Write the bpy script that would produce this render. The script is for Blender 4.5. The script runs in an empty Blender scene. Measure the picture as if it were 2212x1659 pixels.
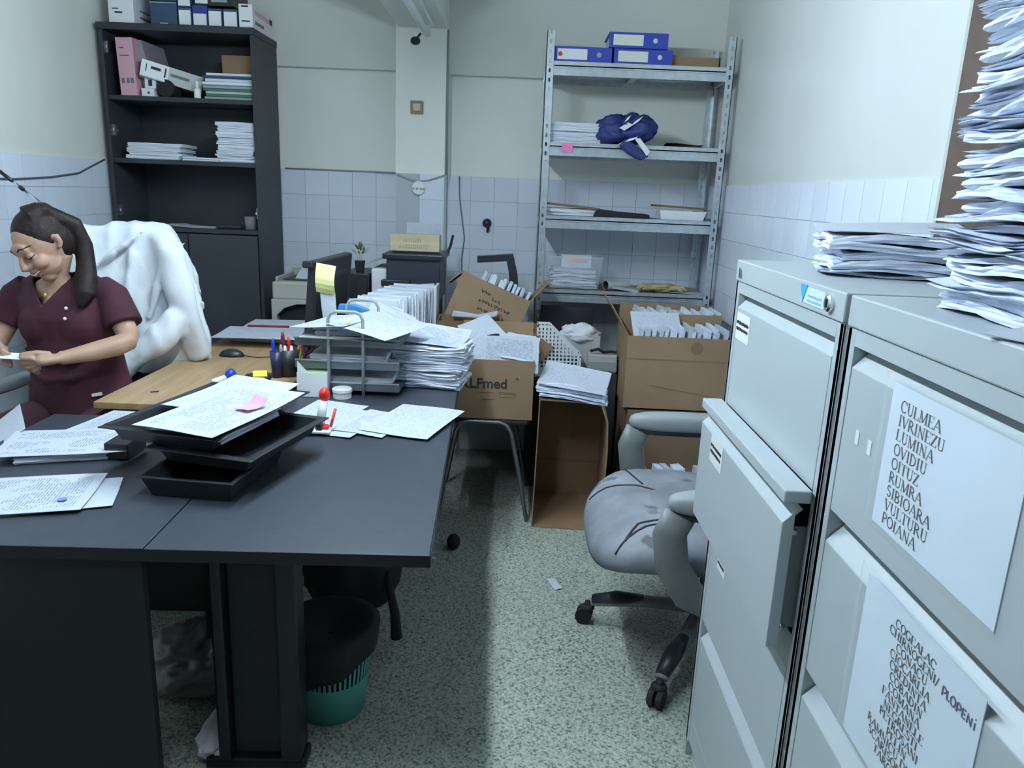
import bpy, math, random
from mathutils import Vector, Matrix, Euler, noise
random.seed(7)
R = math.radians
S = bpy.context.scene
COL = S.collection

# ------------------------------------------------------------------ camera
F, CH = 1633.0, 1.55
def unit(v): return v.normalized()
vd = unit(Vector((19, 414.5, -F)))                    # room depth axis seen in camera space
vz = -unit(Vector((-261, -6420.5, -F)))
vz = unit(vz - vd * vz.dot(vd)); vx = vd.cross(vz)
cam = bpy.data.cameras.new('camera'); co = bpy.data.objects.new('camera', cam); COL.objects.link(co)
cam.sensor_fit = 'HORIZONTAL'; cam.sensor_width = 36; cam.lens = 36 * F / 2212; cam.clip_start = .02
co.matrix_world = Matrix.Translation((0, 0, CH)) @ Matrix((vx, vd, vz)).to_4x4()
S.camera = co
# ------------------------------------------------------------------ world, exposure
w = bpy.data.worlds.new('world'); S.world = w; w.use_nodes = True
w.node_tree.nodes['Background'].inputs[0].default_value = (.5, .6, .7, 1)
w.node_tree.nodes['Background'].inputs[1].default_value = .15
S.view_settings.view_transform = 'Standard'; S.view_settings.look = 'None'
S.view_settings.gamma = 1; S.view_settings.use_curve_mapping = False
S.view_settings.exposure = 1.25
TUBE_POWER = 86.0
TUBE_COL = (.71, .875, 1.0)

# ------------------------------------------------------------------ materials
MATS = {}
def mat(name, col, rough=.6, metal=0, var=0., scale=8., bump=0., bscale=60., alpha=1., spec=.5, rnd=0., trans=0., coat=0.):
    if name in MATS: return MATS[name]
    m = bpy.data.materials.new(name); m.use_nodes = True
    nt = m.node_tree; b = nt.nodes['Principled BSDF']
    b.inputs['Base Color'].default_value = (*col, 1); b.inputs['Roughness'].default_value = rough
    b.inputs['Metallic'].default_value = metal; b.inputs['Alpha'].default_value = alpha
    b.inputs['Specular IOR Level'].default_value = spec; b.inputs['Transmission Weight'].default_value = trans
    b.inputs['Coat Weight'].default_value = coat
    tc = nt.nodes.new('ShaderNodeTexCoord'); src = None
    if var or rnd:
        mix = nt.nodes.new('ShaderNodeMix'); mix.data_type = 'RGBA'; mix.blend_type = 'MULTIPLY'
        mix.inputs[0].default_value = 1; mix.inputs[6].default_value = (*col, 1)
        n = nt.nodes.new('ShaderNodeTexNoise'); n.inputs['Scale'].default_value = scale; n.inputs['Detail'].default_value = 5
        nt.links.new(tc.outputs['Object'], n.inputs['Vector'])
        mr = nt.nodes.new('ShaderNodeMapRange'); mr.inputs['From Min'].default_value = .25; mr.inputs['From Max'].default_value = .75
        mr.inputs['To Min'].default_value = 1 - var; mr.inputs['To Max'].default_value = 1 + var
        nt.links.new(n.outputs['Fac'], mr.inputs['Value']); out = mr.outputs[0]
        if rnd:
            oi = nt.nodes.new('ShaderNodeObjectInfo'); r2 = nt.nodes.new('ShaderNodeMapRange')
            r2.inputs['To Min'].default_value = 1 - rnd; r2.inputs['To Max'].default_value = 1 + rnd * .5
            nt.links.new(oi.outputs['Random'], r2.inputs['Value'])
            mm = nt.nodes.new('ShaderNodeMath'); mm.operation = 'MULTIPLY'
            nt.links.new(out, mm.inputs[0]); nt.links.new(r2.outputs[0], mm.inputs[1]); out = mm.outputs[0]
        nt.links.new(out, mix.inputs[7]); nt.links.new(mix.outputs[2], b.inputs['Base Color'])
    if bump:
        n2 = nt.nodes.new('ShaderNodeTexNoise'); n2.inputs['Scale'].default_value = bscale; n2.inputs['Detail'].default_value = 3
        nt.links.new(tc.outputs['Object'], n2.inputs['Vector'])
        bp = nt.nodes.new('ShaderNodeBump'); bp.inputs['Strength'].default_value = bump; bp.inputs['Distance'].default_value = .01
        nt.links.new(n2.outputs['Fac'], bp.inputs['Height']); nt.links.new(bp.outputs[0], b.inputs['Normal'])
    MATS[name] = m
    return m

def speckle_floor():
    m = mat('floor_speckle', (.3, .33, .29), .38, spec=.4)
    nt = m.node_tree; b = nt.nodes['Principled BSDF']; tc = nt.nodes.new('ShaderNodeTexCoord')
    n = nt.nodes.new('ShaderNodeTexNoise'); n.inputs['Scale'].default_value = 125; n.inputs['Detail'].default_value = 2
    v = nt.nodes.new('ShaderNodeTexVoronoi'); v.inputs['Scale'].default_value = 110
    n3 = nt.nodes.new('ShaderNodeTexNoise'); n3.inputs['Scale'].default_value = 1.7; n3.inputs['Detail'].default_value = 6
    for q in (n, v, n3): nt.links.new(tc.outputs['Object'], q.inputs['Vector'])
    r = nt.nodes.new('ShaderNodeValToRGB'); e = r.color_ramp.elements
    e[0].position = .34; e[0].color = (.15, .175, .145, 1); e[1].position = .64; e[1].color = (.56, .60, .50, 1)
    k = e.new(.46); k.color = (.40, .44, .37, 1)
    nt.links.new(n.outputs['Fac'], r.inputs['Fac'])
    mx = nt.nodes.new('ShaderNodeMix'); mx.data_type = 'RGBA'; mx.blend_type = 'MULTIPLY'; mx.inputs[0].default_value = .35
    nt.links.new(r.outputs[0], mx.inputs[6]); nt.links.new(v.outputs['Distance'], mx.inputs[7])
    m2 = nt.nodes.new('ShaderNodeMix'); m2.data_type = 'RGBA'; m2.blend_type = 'MULTIPLY'; m2.inputs[0].default_value = 1
    mr = nt.nodes.new('ShaderNodeMapRange'); mr.inputs['To Min'].default_value = .75; mr.inputs['To Max'].default_value = 1.25
    nt.links.new(n3.outputs['Fac'], mr.inputs['Value'])
    nt.links.new(mx.outputs[2], m2.inputs[6]); nt.links.new(mr.outputs[0], m2.inputs[7])
    nt.links.new(m2.outputs[2], b.inputs['Base Color'])
    return m

def form_mat(name, rows=46, ink=(.25, .29, .39), dens=.5, paper=(.54, .58, .655)):
    """white sheet with rows of small print, laid over the sheet's own bounds"""
    m = mat(name, paper, .75); nt = m.node_tree; b = nt.nodes['Principled BSDF']; N = nt.nodes.new; L = nt.links.new
    tc = N('ShaderNodeTexCoord'); sp = N('ShaderNodeSeparateXYZ'); L(tc.outputs['Generated'], sp.inputs[0])
    def M(op, a, c=None):
        n = N('ShaderNodeMath'); n.operation = op
        for i, q in enumerate((a, c)):
            if q is None: continue
            if isinstance(q, (int, float)): n.inputs[i].default_value = q
            else: L(q, n.inputs[i])
        return n.outputs[0]
    yr = M('MULTIPLY', sp.outputs['Y'], rows); row = M('FLOOR', yr); fr = M('FRACT', yr)
    line = M('LESS_THAN', fr, .5)
    cb = N('ShaderNodeCombineXYZ'); L(M('MULTIPLY', sp.outputs['X'], 34), cb.inputs[0]); L(M('MULTIPLY', row, 3.7), cb.inputs[1])
    nz = N('ShaderNodeTexNoise'); nz.inputs['Scale'].default_value = 1; nz.inputs['Detail'].default_value = 3; L(cb.outputs[0], nz.inputs['Vector'])
    word = M('GREATER_THAN', nz.outputs['Fac'], 1 - dens)
    mx = M('MULTIPLY', M('GREATER_THAN', sp.outputs['X'], .09), M('LESS_THAN', sp.outputs['X'], .9))
    my = M('MULTIPLY', M('GREATER_THAN', sp.outputs['Y'], .07), M('LESS_THAN', sp.outputs['Y'], .93))
    blk = N('ShaderNodeTexNoise'); blk.inputs['Scale'].default_value = 3.5; L(tc.outputs['Generated'], blk.inputs['Vector'])
    bm_ = M('GREATER_THAN', blk.outputs['Fac'], .42)
    fac = M('MULTIPLY', M('MULTIPLY', M('MULTIPLY', line, word), M('MULTIPLY', mx, my)), bm_)
    mix = N('ShaderNodeMix'); mix.data_type = 'RGBA'; L(fac, mix.inputs[0])
    mix.inputs[6].default_value = (*paper, 1); mix.inputs[7].default_value = (*ink, 1)
    L(mix.outputs[2], b.inputs['Base Color'])
    return m

def edge_mat(name, base=(.80, .83, .90), dark=(.50, .55, .68), scale=420.):
    """stacked sheets: fine layers across the thickness"""
    m = mat(name, base, .8); nt = m.node_tree; b = nt.nodes['Principled BSDF']; N = nt.nodes.new; L = nt.links.new
    tc = N('ShaderNodeTexCoord'); mp = N('ShaderNodeMapping'); mp.inputs['Scale'].default_value = (6, 6, scale)
    oi = N('ShaderNodeObjectInfo'); L(tc.outputs['Object'], mp.inputs['Vector']); L(oi.outputs['Random'], mp.inputs['Location'])
    n = N('ShaderNodeTexNoise'); n.inputs['Scale'].default_value = 1; n.inputs['Detail'].default_value = 2; L(mp.outputs[0], n.inputs['Vector'])
    r = N('ShaderNodeValToRGB'); e = r.color_ramp.elements; e[0].position = .3; e[0].color = (*dark, 1); e[1].position = .52; e[1].color = (*base, 1)
    L(n.outputs['Fac'], r.inputs['Fac']); L(r.outputs[0], b.inputs['Base Color'])
    return m

def wood_mat(name, c1, c2, axis=1):
    m = mat(name, c1, .45); nt = m.node_tree; b = nt.nodes['Principled BSDF']; N = nt.nodes.new; L = nt.links.new
    tc = N('ShaderNodeTexCoord'); mp = N('ShaderNodeMapping'); sc = [14, 14, 14]; sc[axis] = 1.2; mp.inputs['Scale'].default_value = sc
    L(tc.outputs['Object'], mp.inputs['Vector'])
    n = N('ShaderNodeTexNoise'); n.inputs['Scale'].default_value = 2; n.inputs['Detail'].default_value = 6; n.inputs['Distortion'].default_value = .6
    L(mp.outputs[0], n.inputs['Vector'])
    r = N('ShaderNodeValToRGB'); e = r.color_ramp.elements; e[0].position = .3; e[0].color = (*c1, 1); e[1].position = .7; e[1].color = (*c2, 1)
    L(n.outputs['Fac'], r.inputs['Fac']); L(r.outputs[0], b.inputs['Base Color'])
    return m

M_FLOOR = speckle_floor()
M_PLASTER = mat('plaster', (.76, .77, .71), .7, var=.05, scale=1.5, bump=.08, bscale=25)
M_PLASTER3 = mat('plaster_right_dimmed', (.66, .68, .66), .42, var=.05, scale=1.5, bump=.06, bscale=9)  # same wall paint, toned down to offset strong light on the right
M_PLASTER2 = mat('plaster_gloss_lifted', (.86, .87, .82), .42, var=.05, scale=1.5, bump=.06, bscale=9)  # same wall paint, brightened to make up for weak light at the back
M_TILE = mat('glazed_tile', (.76, .82, .92), .22, var=.03, scale=5, rnd=.05)
M_GROUT = mat('grout', (.50, .53, .57), .8)
M_BLACK = mat('black_plastic', (.018, .020, .026), .42, var=.15, scale=10)
M_BLACKS = mat('black_soft', (.012, .012, .015), .8)
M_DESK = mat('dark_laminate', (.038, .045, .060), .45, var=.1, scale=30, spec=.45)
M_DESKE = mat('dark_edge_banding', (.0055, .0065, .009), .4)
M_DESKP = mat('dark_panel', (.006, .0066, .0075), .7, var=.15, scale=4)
M_BOOK = mat('bookcase_laminate', (.030, .034, .042), .55, var=.15, scale=6)
M_DOOR = mat('bookcase_door_laminate', (.036, .042, .052), .5, var=.1, scale=4)
M_WOOD = wood_mat('beech_top', (.36, .23, .12), (.49, .33, .19))
M_WOODL = wood_mat('pale_wood', (.55, .46, .30), (.70, .61, .43), 0)
M_BROWN = mat('brown_board', (.10, .065, .05), .6, var=.2, scale=12)
M_STEEL = mat('galvanised_steel', (.62, .68, .72), .34, .75, var=.14, scale=25)
M_STEELD = mat('dark_steel', (.22, .24, .26), .4, .7)
M_CHROME = mat('chrome', (.75, .77, .8), .18, 1)
M_CHIP = mat('chipboard', (.30, .23, .16), .8, var=.2, scale=60)
M_CARD = mat('cardboard', (.30, .195, .115), .82, var=.08, scale=6, rnd=.05)
M_CARDD = mat('cardboard_dark', (.20, .13, .078), .85, var=.1, scale=6)
M_CARDI = mat('cardboard_inside', (.26, .155, .085), .85, var=.1, scale=5)
M_CAB = mat('cabinet_enamel', (.455, .505, .535), .38, var=.02, scale=3)
M_CABD = mat('cabinet_inside_shade', (.10, .105, .11), .7)  # dark tone painted for the shade inside the cabinets
M_WHITE = mat('white_plastic', (.80, .82, .84), .45)
M_PAPER = mat('white_paper', (.56, .60, .68), .8, rnd=.06, var=.03, scale=6)
M_EDGE = edge_mat('paper_edges')
M_EDGE2 = edge_mat('paper_edges_blue', (.74, .79, .90), (.36, .42, .58), 300.)
M_FORM = form_mat('printed_form')
M_FORM2 = form_mat('printed_form_dense', 52, (.28, .32, .43), .54)
M_FORM3 = form_mat('printed_form_light', 38, (.35, .39, .47), .45)
M_INK = mat('black_ink', (.03, .03, .035), .7)
M_INKG = mat('grey_ink', (.16, .17, .2), .7)
M_BLUE = mat('blue_binder', (.035, .065, .42), .4)
M_BLUED = mat('dark_blue_card', (.03, .075, .14), .5, var=.1, scale=8)
M_BLUEB = mat('royal_blue_card', (.03, .05, .26), .5)
M_PINK = mat('pink_card', (.66, .38, .45), .6)
M_HOTP = mat('pink_note', (.88, .22, .52), .6)
M_PINKN = mat('pink_note_pale', (.80, .40, .66), .6)
M_YEL = mat('yellow_note', (.80, .80, .36), .6)
M_YELB = mat('yellow_bright', (.9, .75, .1), .5)
M_GREEN = mat('green_note', (.52, .82, .45), .6)
M_RED = mat('red_plastic', (.75, .03, .02), .35)
M_ORANGE = mat('orange_plastic', (.85, .2, .04), .4)
M_PURPLE = mat('purple_plastic', (.16, .03, .20), .4)
M_CAPB = mat('blue_cap', (.01, .05, .5), .35)
M_TEAL = mat('teal_plastic', (.10, .40, .36), .4)
M_MINT = mat('mint_plastic', (.38, .58, .56), .4)
M_GREYP = mat('grey_plastic', (.33, .36, .37), .5)
M_GREYL = mat('light_grey_plastic', (.50, .51, .49), .5, var=.05, scale=6)
M_BEIGE = mat('beige_plastic', (.42, .41, .36), .5)
M_FAB = mat('worn_grey_upholstery', (.24, .255, .29), .75, var=.35, scale=7, bump=.15, bscale=40)
def stain(m, col, scale, lo):
    nt = m.node_tree; b = nt.nodes['Principled BSDF']; src = b.inputs['Base Color'].links[0].from_socket
    tc = nt.nodes.new('ShaderNodeTexCoord'); n = nt.nodes.new('ShaderNodeTexNoise'); n.inputs['Scale'].default_value = scale; n.inputs['Detail'].default_value = 5
    nt.links.new(tc.outputs['Object'], n.inputs['Vector']); r = nt.nodes.new('ShaderNodeMapRange'); r.inputs['From Min'].default_value = lo; r.inputs['From Max'].default_value = lo+.06
    r.inputs['To Max'].default_value = .75; nt.links.new(n.outputs['Fac'], r.inputs['Value'])
    mx = nt.nodes.new('ShaderNodeMix'); mx.data_type = 'RGBA'; nt.links.new(r.outputs[0], mx.inputs[0]); nt.links.new(src, mx.inputs[6]); mx.inputs[7].default_value = (*col, 1)
    nt.links.new(mx.outputs[2], b.inputs['Base Color'])
stain(M_FAB, (.06, .06, .065), 6.5, .62)
M_FABP = mat('grey_upholstery_panel', (.21, .225, .255), .7, var=.2, scale=9, bump=.15, bscale=40)
M_ARM = mat('chair_grey_frame', (.20, .21, .215), .42, var=.15, scale=9)
M_COAT = mat('white_cotton', (.76, .80, .85), .9, var=.05, scale=7, bump=.75, bscale=9)
M_SCRUB = mat('burgundy_cotton', (.050, .008, .019), .85, var=.25, scale=7, bump=.25, bscale=18)
M_SCRUBT = mat('burgundy_trouser_cotton', (.042, .008, .016), .85, var=.25, scale=7, bump=.25, bscale=16)
M_SKIN = mat('skin', (.43, .255, .18), .55, var=.05, scale=14)
M_HAIR = mat('dark_brown_hair', (.018, .011, .010), .62, var=.5, scale=30, bump=.35, bscale=55, spec=.25)
M_LIP = mat('lip', (.38, .12, .11), .5)
M_LASH = mat('lash', (.03, .02, .02), .7)
M_TEETH = mat('teeth', (.75, .72, .68), .4)
M_PLAST = mat('clear_sleeve', (.85, .9, .95), .18, alpha=.07, spec=.7)
M_CLEAR = mat('clear_box_plastic', (.75, .8, .84), .2, alpha=.16, spec=.6)
M_LEAF = mat('plant_leaf', (.16, .22, .07), .5, var=.3, scale=20)
M_GOLD = mat('brass_plate', (.30, .24, .15), .5)
M_SWITCH = mat('beige_switch', (.58, .52, .40), .4)

# ------------------------------------------------------------------ mesh builder
class MB:
    def __init__(s): s.v = []; s.f = []
    def add(s, vs, fs):
        o = len(s.v); s.v += [Vector(p) for p in vs]; s.f += [tuple(i + o for i in f) for f in fs]; return s
    def box(s, x0, x1, y0, y1, z0, z1):
        return s.add([(x0,y0,z0),(x1,y0,z0),(x1,y1,z0),(x0,y1,z0),(x0,y0,z1),(x1,y0,z1),(x1,y1,z1),(x0,y1,z1)],
                     [(0,3,2,1),(4,5,6,7),(0,1,5,4),(1,2,6,5),(2,3,7,6),(3,0,4,7)])
    def obox(s, c, sz, rot=(0,0,0)):
        m = Euler([R(a) for a in rot]).to_matrix(); o = len(s.v); a, b, d = [q/2 for q in sz]
        MB.box(s, -a, a, -b, b, -d, d)
        for i in range(o, len(s.v)): s.v[i] = m @ s.v[i] + Vector(c)
        return s
    def tube(s, pts, r, n=10, caps=True, flat=1., up=None):
        pts = [Vector(p) for p in pts]; rs = r if isinstance(r, (list, tuple)) else [r]*len(pts)
        rings = []; prev = None
        for i, p in enumerate(pts):
            t = (pts[min(i+1, len(pts)-1)] - pts[max(i-1, 0)]).normalized()
            if prev is None:
                u = Vector(up) if up else (Vector((0,0,1)) if abs(t.z) < .9 else Vector((1,0,0)))
            else: u = prev
            u = (u - t*u.dot(t)).normalized(); prev = u; w_ = t.cross(u)
            rings.append([p + u*rs[i]*flat*math.cos(2*math.pi*k/n) + w_*rs[i]*math.sin(2*math.pi*k/n) for k in range(n)])
        o = len(s.v)
        for rg in rings: s.v += rg
        for i in range(len(rings)-1):
            for k in range(n):
                s.f.append((o+i*n+k, o+i*n+(k+1)%n, o+(i+1)*n+(k+1)%n, o+(i+1)*n+k))
        if caps:
            s.f.append(tuple(o+k for k in reversed(range(n)))); s.f.append(tuple(o+(len(rings)-1)*n+k for k in range(n)))
        return s
    def loft(s, rings, caps=True):
        o = len(s.v); n = len(rings[0])
        for rg in rings: s.v += [Vector(p) for p in rg]
        for i in range(len(rings)-1):
            for k in range(n): s.f.append((o+i*n+k, o+i*n+(k+1)%n, o+(i+1)*n+(k+1)%n, o+(i+1)*n+k))
        if caps:
            s.f.append(tuple(o+k for k in reversed(range(n)))); s.f.append(tuple(o+(len(rings)-1)*n+k for k in range(n)))
        return s
    def ell(s, c, ax, nu=16, nv=10):
        c = Vector(c)
        if isinstance(ax[0], (int, float)): ax = [Vector((ax[0],0,0)), Vector((0,ax[1],0)), Vector((0,0,ax[2]))]
        ax = [Vector(a) for a in ax]; o = len(s.v)
        s.v.append(c - ax[2])
        for j in range(1, nv):
            ph = -math.pi/2 + math.pi*j/nv
            for i in range(nu):
                th = 2*math.pi*i/nu
                s.v.append(c + ax[0]*math.cos(ph)*math.cos(th) + ax[1]*math.cos(ph)*math.sin(th) + ax[2]*math.sin(ph))
        s.v.append(c + ax[2]); e = len(s.v)-1
        for i in range(nu):
            s.f.append((o, o+1+(i+1)%nu, o+1+i))
            for j in range(nv-2):
                a = o+1+j*nu
                s.f.append((a+i, a+(i+1)%nu, a+nu+(i+1)%nu, a+nu+i))
            a = o+1+(nv-2)*nu; s.f.append((a+i, a+(i+1)%nu, e))
        return s
    def lathe(s, c, prof, n=20, axis='z'):
        c = Vector(c); rings = []
        for r, h in prof:
            rg = []
            for k in range(n):
                a = 2*math.pi*k/n; p = Vector((r*math.cos(a), r*math.sin(a), h))
                if axis == 'y': p = Vector((p.x, -p.z, p.y))
                if axis == 'x': p = Vector((-p.z, p.x, p.y)) if False else Vector((p.z, p.x, p.y))
                rg.append(c + p)
            rings.append(rg)
        return s.loft(rings)
    def prism(s, poly, a, b, axis='z'):
        def P(p, h):
            return {'z': (p[0], p[1], h), 'y': (p[0], h, p[1]), 'x': (h, p[0], p[1])}[axis]
        n = len(poly)
        return s.add([P(p, a) for p in poly] + [P(p, b) for p in poly],
                     [tuple(reversed(range(n))), tuple(range(n, 2*n))] + [(i, (i+1)%n, n+(i+1)%n, n+i) for i in range(n)])
    def xf(s, m):
        s.v = [m @ p for p in s.v]; return s
    def mesh(s, name, mt, smooth=False):
        me = bpy.data.meshes.new(name); me.from_pydata([tuple(p) for p in s.v], [], s.f)
        me.materials.append(mt); me.validate()
        import bmesh
        b = bmesh.new(); b.from_mesh(me); bmesh.ops.recalc_face_normals(b, faces=b.faces); b.to_mesh(me); b.free()
        if smooth: me.shade_smooth()
        me.update(); return me

LOCAL = set()
def put(name, me, parent=None, loc=(0,0,0), rot=(0,0,0)):
    o = bpy.data.objects.new(name, me); COL.objects.link(o); o.parent = parent
    o.location = loc; o.rotation_euler = rot; return o
def tag(o, label, cat, group=None, kind=None):
    if label: o['label'] = label
    if cat: o['category'] = cat
    if group: o['group'] = group
    if kind: o['kind'] = kind
    return o
def thing(name, label, cat, loc, rotz=0, group=None, rot=None, local=False):
    o = bpy.data.objects.new(name, None); COL.objects.link(o); o.empty_display_size = .05
    o.location = loc; o.rotation_euler = rot or (0, 0, rotz)
    if local or rotz or rot: LOCAL.add(o.name)
    return tag(o, label, cat, group)
def wloc(o):
    p = Vector((0,0,0))
    while o: p += o.location; o = o.parent
    return p
def root(o):
    while o.parent: o = o.parent
    return o
def bev(o, wd, seg=2):
    md = o.modifiers.new('bevel', 'BEVEL'); md.width = wd; md.segments = seg; md.limit_method = 'ANGLE'; return o
def part(mb, name, mt, parent, smooth=False, bevel=0, label=None, seg=2, kind=None):
    """a mesh under its thing; vertices in room coordinates unless the thing is turned"""
    if root(parent).name not in LOCAL:
        d = wloc(parent); mb.v = [p - d for p in mb.v]
    o = put(name, mb.mesh(name, mt, smooth), parent)
    if bevel: bev(o, bevel, seg)
    if label: o['label'] = label
    if kind: o['kind'] = kind
    return o
def solo(mb, name, mt, label, cat, group=None, smooth=False, bevel=0, loc=None, rot=(0,0,0), kind=None, seg=2):
    if loc is None:
        xs = [p.x for p in mb.v]; ys = [p.y for p in mb.v]; zs = [p.z for p in mb.v]
        loc = Vector(((min(xs)+max(xs))/2, (min(ys)+max(ys))/2, min(zs))); mb.v = [p - loc for p in mb.v]
    o = put(name, mb.mesh(name, mt, smooth), None, loc, rot)
    if bevel: bev(o, bevel, seg)
    return tag(o, label, cat, group, kind)
def struct(mb, name, mt, **k):
    o = solo(mb, name, mt, None, None, **k); o['kind'] = 'structure'; return o
def evalmesh(o):
    bpy.context.view_layer.update()
    dg = bpy.context.evaluated_depsgraph_get(); me = bpy.data.meshes.new_from_object(o.evaluated_get(dg)); return me
def remesh(mb, mt, vox, it=4, fac=.5):
    """fuse overlapping forms into one continuous smooth surface"""
    me = mb.mesh('tmp', mt); o = bpy.data.objects.new('tmp', me); COL.objects.link(o)
    r = o.modifiers.new('r', 'REMESH'); r.mode = 'VOXEL'; r.voxel_size = vox
    if it: sm = o.modifiers.new('s', 'SMOOTH'); sm.factor = fac; sm.iterations = it
    out = evalmesh(o); bpy.data.objects.remove(o); bpy.data.meshes.remove(me)
    out.materials.clear(); out.materials.append(mt); out.shade_smooth(); return out
def remeshed_part(mb, name, mt, parent, vox, it=4, label=None, fac=.5):
    d = wloc(parent)
    me = remesh(mb, mt, vox, it, fac)
    me.transform(Matrix.Translation(-d)); me.name = name
    o = put(name, me, parent)
    if label: o['label'] = label
    return o
def text_mesh(txt, size, mt, bold=False, align='LEFT', ext=.0004):
    c = bpy.data.curves.new('t', 'FONT'); c.body = txt; c.size = size; c.extrude = ext; c.align_x = align
    if bold: c.offset = size*.022
    o = bpy.data.objects.new('t', c); COL.objects.link(o); me = evalmesh(o); bpy.data.objects.remove(o)
    me.materials.clear(); me.materials.append(mt); return me
def text(txt, size, mt, parent, loc, rot, name='lettering', bold=False, align='LEFT'):
    d = wloc(parent) if root(parent).name not in LOCAL else Vector((0,0,0))
    return put(name, text_mesh(txt, size, mt, bold, align), parent, Vector(loc) - d, rot)

# serif capitals drawn as strokes
def arc(cx, cy, rx, ry, a0, a1, n=10): return [(cx+rx*math.cos(R(a0+(a1-a0)*i/n)), cy+ry*math.sin(R(a0+(a1-a0)*i/n))) for i in range(n+1)]
T_, t_ = .135, .05
GL = {
 'A': (.74, [([(.02,0),(.37,1)],t_),([(.37,1),(.70,0)],T_),([(.14,.34),(.56,.34)],t_),([(-.05,.02),(.12,.02)],t_),([(.56,.02),(.82,.02)],t_)]),
 'B': (.66, [([(.12,0),(.12,1)],T_),(arc(.14,.75,.36,.25,90,-90),.1),(arc(.14,.26,.44,.26,90,-90),.11),([(0,.98),(.2,.98)],t_),([(0,.02),(.2,.02)],t_)]),
 'C': (.70, [(arc(.38,.5,.34,.5,45,315,16),.1),([(.64,.98),(.64,.7)],t_)]),
 'D': (.74, [([(.12,0),(.12,1)],T_),(arc(.14,.5,.52,.49,90,-90,14),.1),([(0,.98),(.2,.98)],t_),([(0,.02),(.2,.02)],t_)]),
 'E': (.62, [([(.12,0),(.12,1)],T_),([(0,.98),(.56,.98)],t_),([(.12,.52),(.44,.52)],t_),([(0,.02),(.6,.02)],t_),([(.56,1),(.56,.78)],t_),([(.6,0),(.6,.24)],t_)]),
 'F': (.58, [([(.12,0),(.12,1)],T_),([(0,.98),(.54,.98)],t_),([(.12,.52),(.42,.52)],t_),([(0,.02),(.26,.02)],t_),([(.54,1),(.54,.78)],t_)]),
 'G': (.74, [(arc(.38,.5,.34,.5,45,330,16),.1),([(.64,.42),(.64,.05)],T_),([(.5,.42),(.76,.42)],t_)]),
 'H': (.74, [([(.12,0),(.12,1)],T_),([(.62,0),(.62,1)],T_),([(.12,.52),(.62,.52)],t_),([(0,.98),(.26,.98)],t_),([(0,.02),(.26,.02)],t_),([(.5,.98),(.76,.98)],t_),([(.5,.02),(.76,.02)],t_)]),
 'I': (.34, [([(.16,0),(.16,1)],T_),([(.02,.98),(.3,.98)],t_),([(.02,.02),(.3,.02)],t_)]),
 'J': (.42, [([(.26,1),(.26,.15)],T_),(arc(.12,.15,.14,.15,0,-140,6),.07),([(.12,.98),(.4,.98)],t_)]),
 'L': (.60, [([(.12,0),(.12,1)],T_),([(0,.98),(.26,.98)],t_),([(0,.02),(.57,.02)],t_),([(.57,0),(.57,.26)],t_)]),
 'M': (.92, [([(.1,0),(.12,1)],t_),([(.12,1),(.43,.05)],T_),([(.43,.05),(.76,1)],t_),([(.78,0),(.78,1)],T_),([(0,.02),(.22,.02)],t_),([(.66,.02),(.9,.02)],t_),([(0,.98),(.14,.98)],t_),([(.76,.98),(.9,.98)],t_)]),
 'N': (.76, [([(.12,0),(.12,1)],t_),([(.1,1),(.64,0)],T_),([(.64,0),(.64,1)],t_),([(0,.02),(.24,.02)],t_),([(.52,.98),(.76,.98)],t_)]),
 'O': (.76, [(arc(.38,.5,.33,.48,0,360,22),.1)]),
 'P': (.58, [([(.12,0),(.12,1)],T_),(arc(.14,.73,.38,.26,90,-90),.1),([(0,.98),(.2,.98)],t_),([(0,.02),(.26,.02)],t_)]),
 'R': (.70, [([(.12,0),(.12,1)],T_),(arc(.14,.74,.36,.25,90,-90),.1),([(.3,.5),(.66,.02)],T_),([(0,.98),(.2,.98)],t_),([(0,.02),(.26,.02)],t_),([(.56,.02),(.74,.02)],t_)]),
 'S': (.56, [(arc(.27,.75,.2,.23,30,270,10)+arc(.27,.27,.22,.25,90,-150,10),.1)]),
 'T': (.64, [([(.31,0),(.31,1)],T_),([(.02,.98),(.6,.98)],t_),([(.03,1),(.03,.78)],t_),([(.59,1),(.59,.78)],t_),([(.17,.02),(.45,.02)],t_)]),
 'U': (.74, [([(.14,1),(.14,.3)],T_),(arc(.37,.3,.23,.28,180,360),.08),([(.6,.3),(.6,1)],t_),([(0,.98),(.28,.98)],t_),([(.48,.98),(.72,.98)],t_)]),
 'V': (.72, [([(.06,1),(.37,0)],T_),([(.37,0),(.66,1)],t_),([(-.04,.98),(.2,.98)],t_),([(.52,.98),(.76,.98)],t_)]),
 'Z': (.62, [([(.04,.97),(.56,.97)],t_),([(.54,1),(.06,0)],T_),([(.04,.03),(.58,.03)],t_),([(.04,1),(.04,.78)],t_),([(.58,0),(.58,.24)],t_)]),
 '/': (.36, [([(.0,-.1),(.3,1.1)],.08)]),
 ' ': (.3, []),
}
def serif(txt, size, k=1., sx=1.38):
    """flat polygons for one line of capitals in the u,v plane: returns quads and the width"""
    q = []; x = 0
    for ch in txt:
        wd, st = GL[ch]
        for pl, th in st:
            th *= k
            for a, b in zip(pl, pl[1:]):
                d = Vector((b[0]-a[0], b[1]-a[1])); l = d.length
                if l < 1e-6: continue
                d /= l; n = Vector((-d.y, d.x)) * th/2
                e = d * (.012 if len(pl) > 2 else 0)
                A = Vector((a[0]+x, a[1])) - e; B = Vector((b[0]+x, b[1])) + e
                q.append([Vector((p.x*size*sx, p.y*size)) for p in (A-n, B-n, B+n, A+n)])
        x += wd + .06
    return q, x*size*sx

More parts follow.
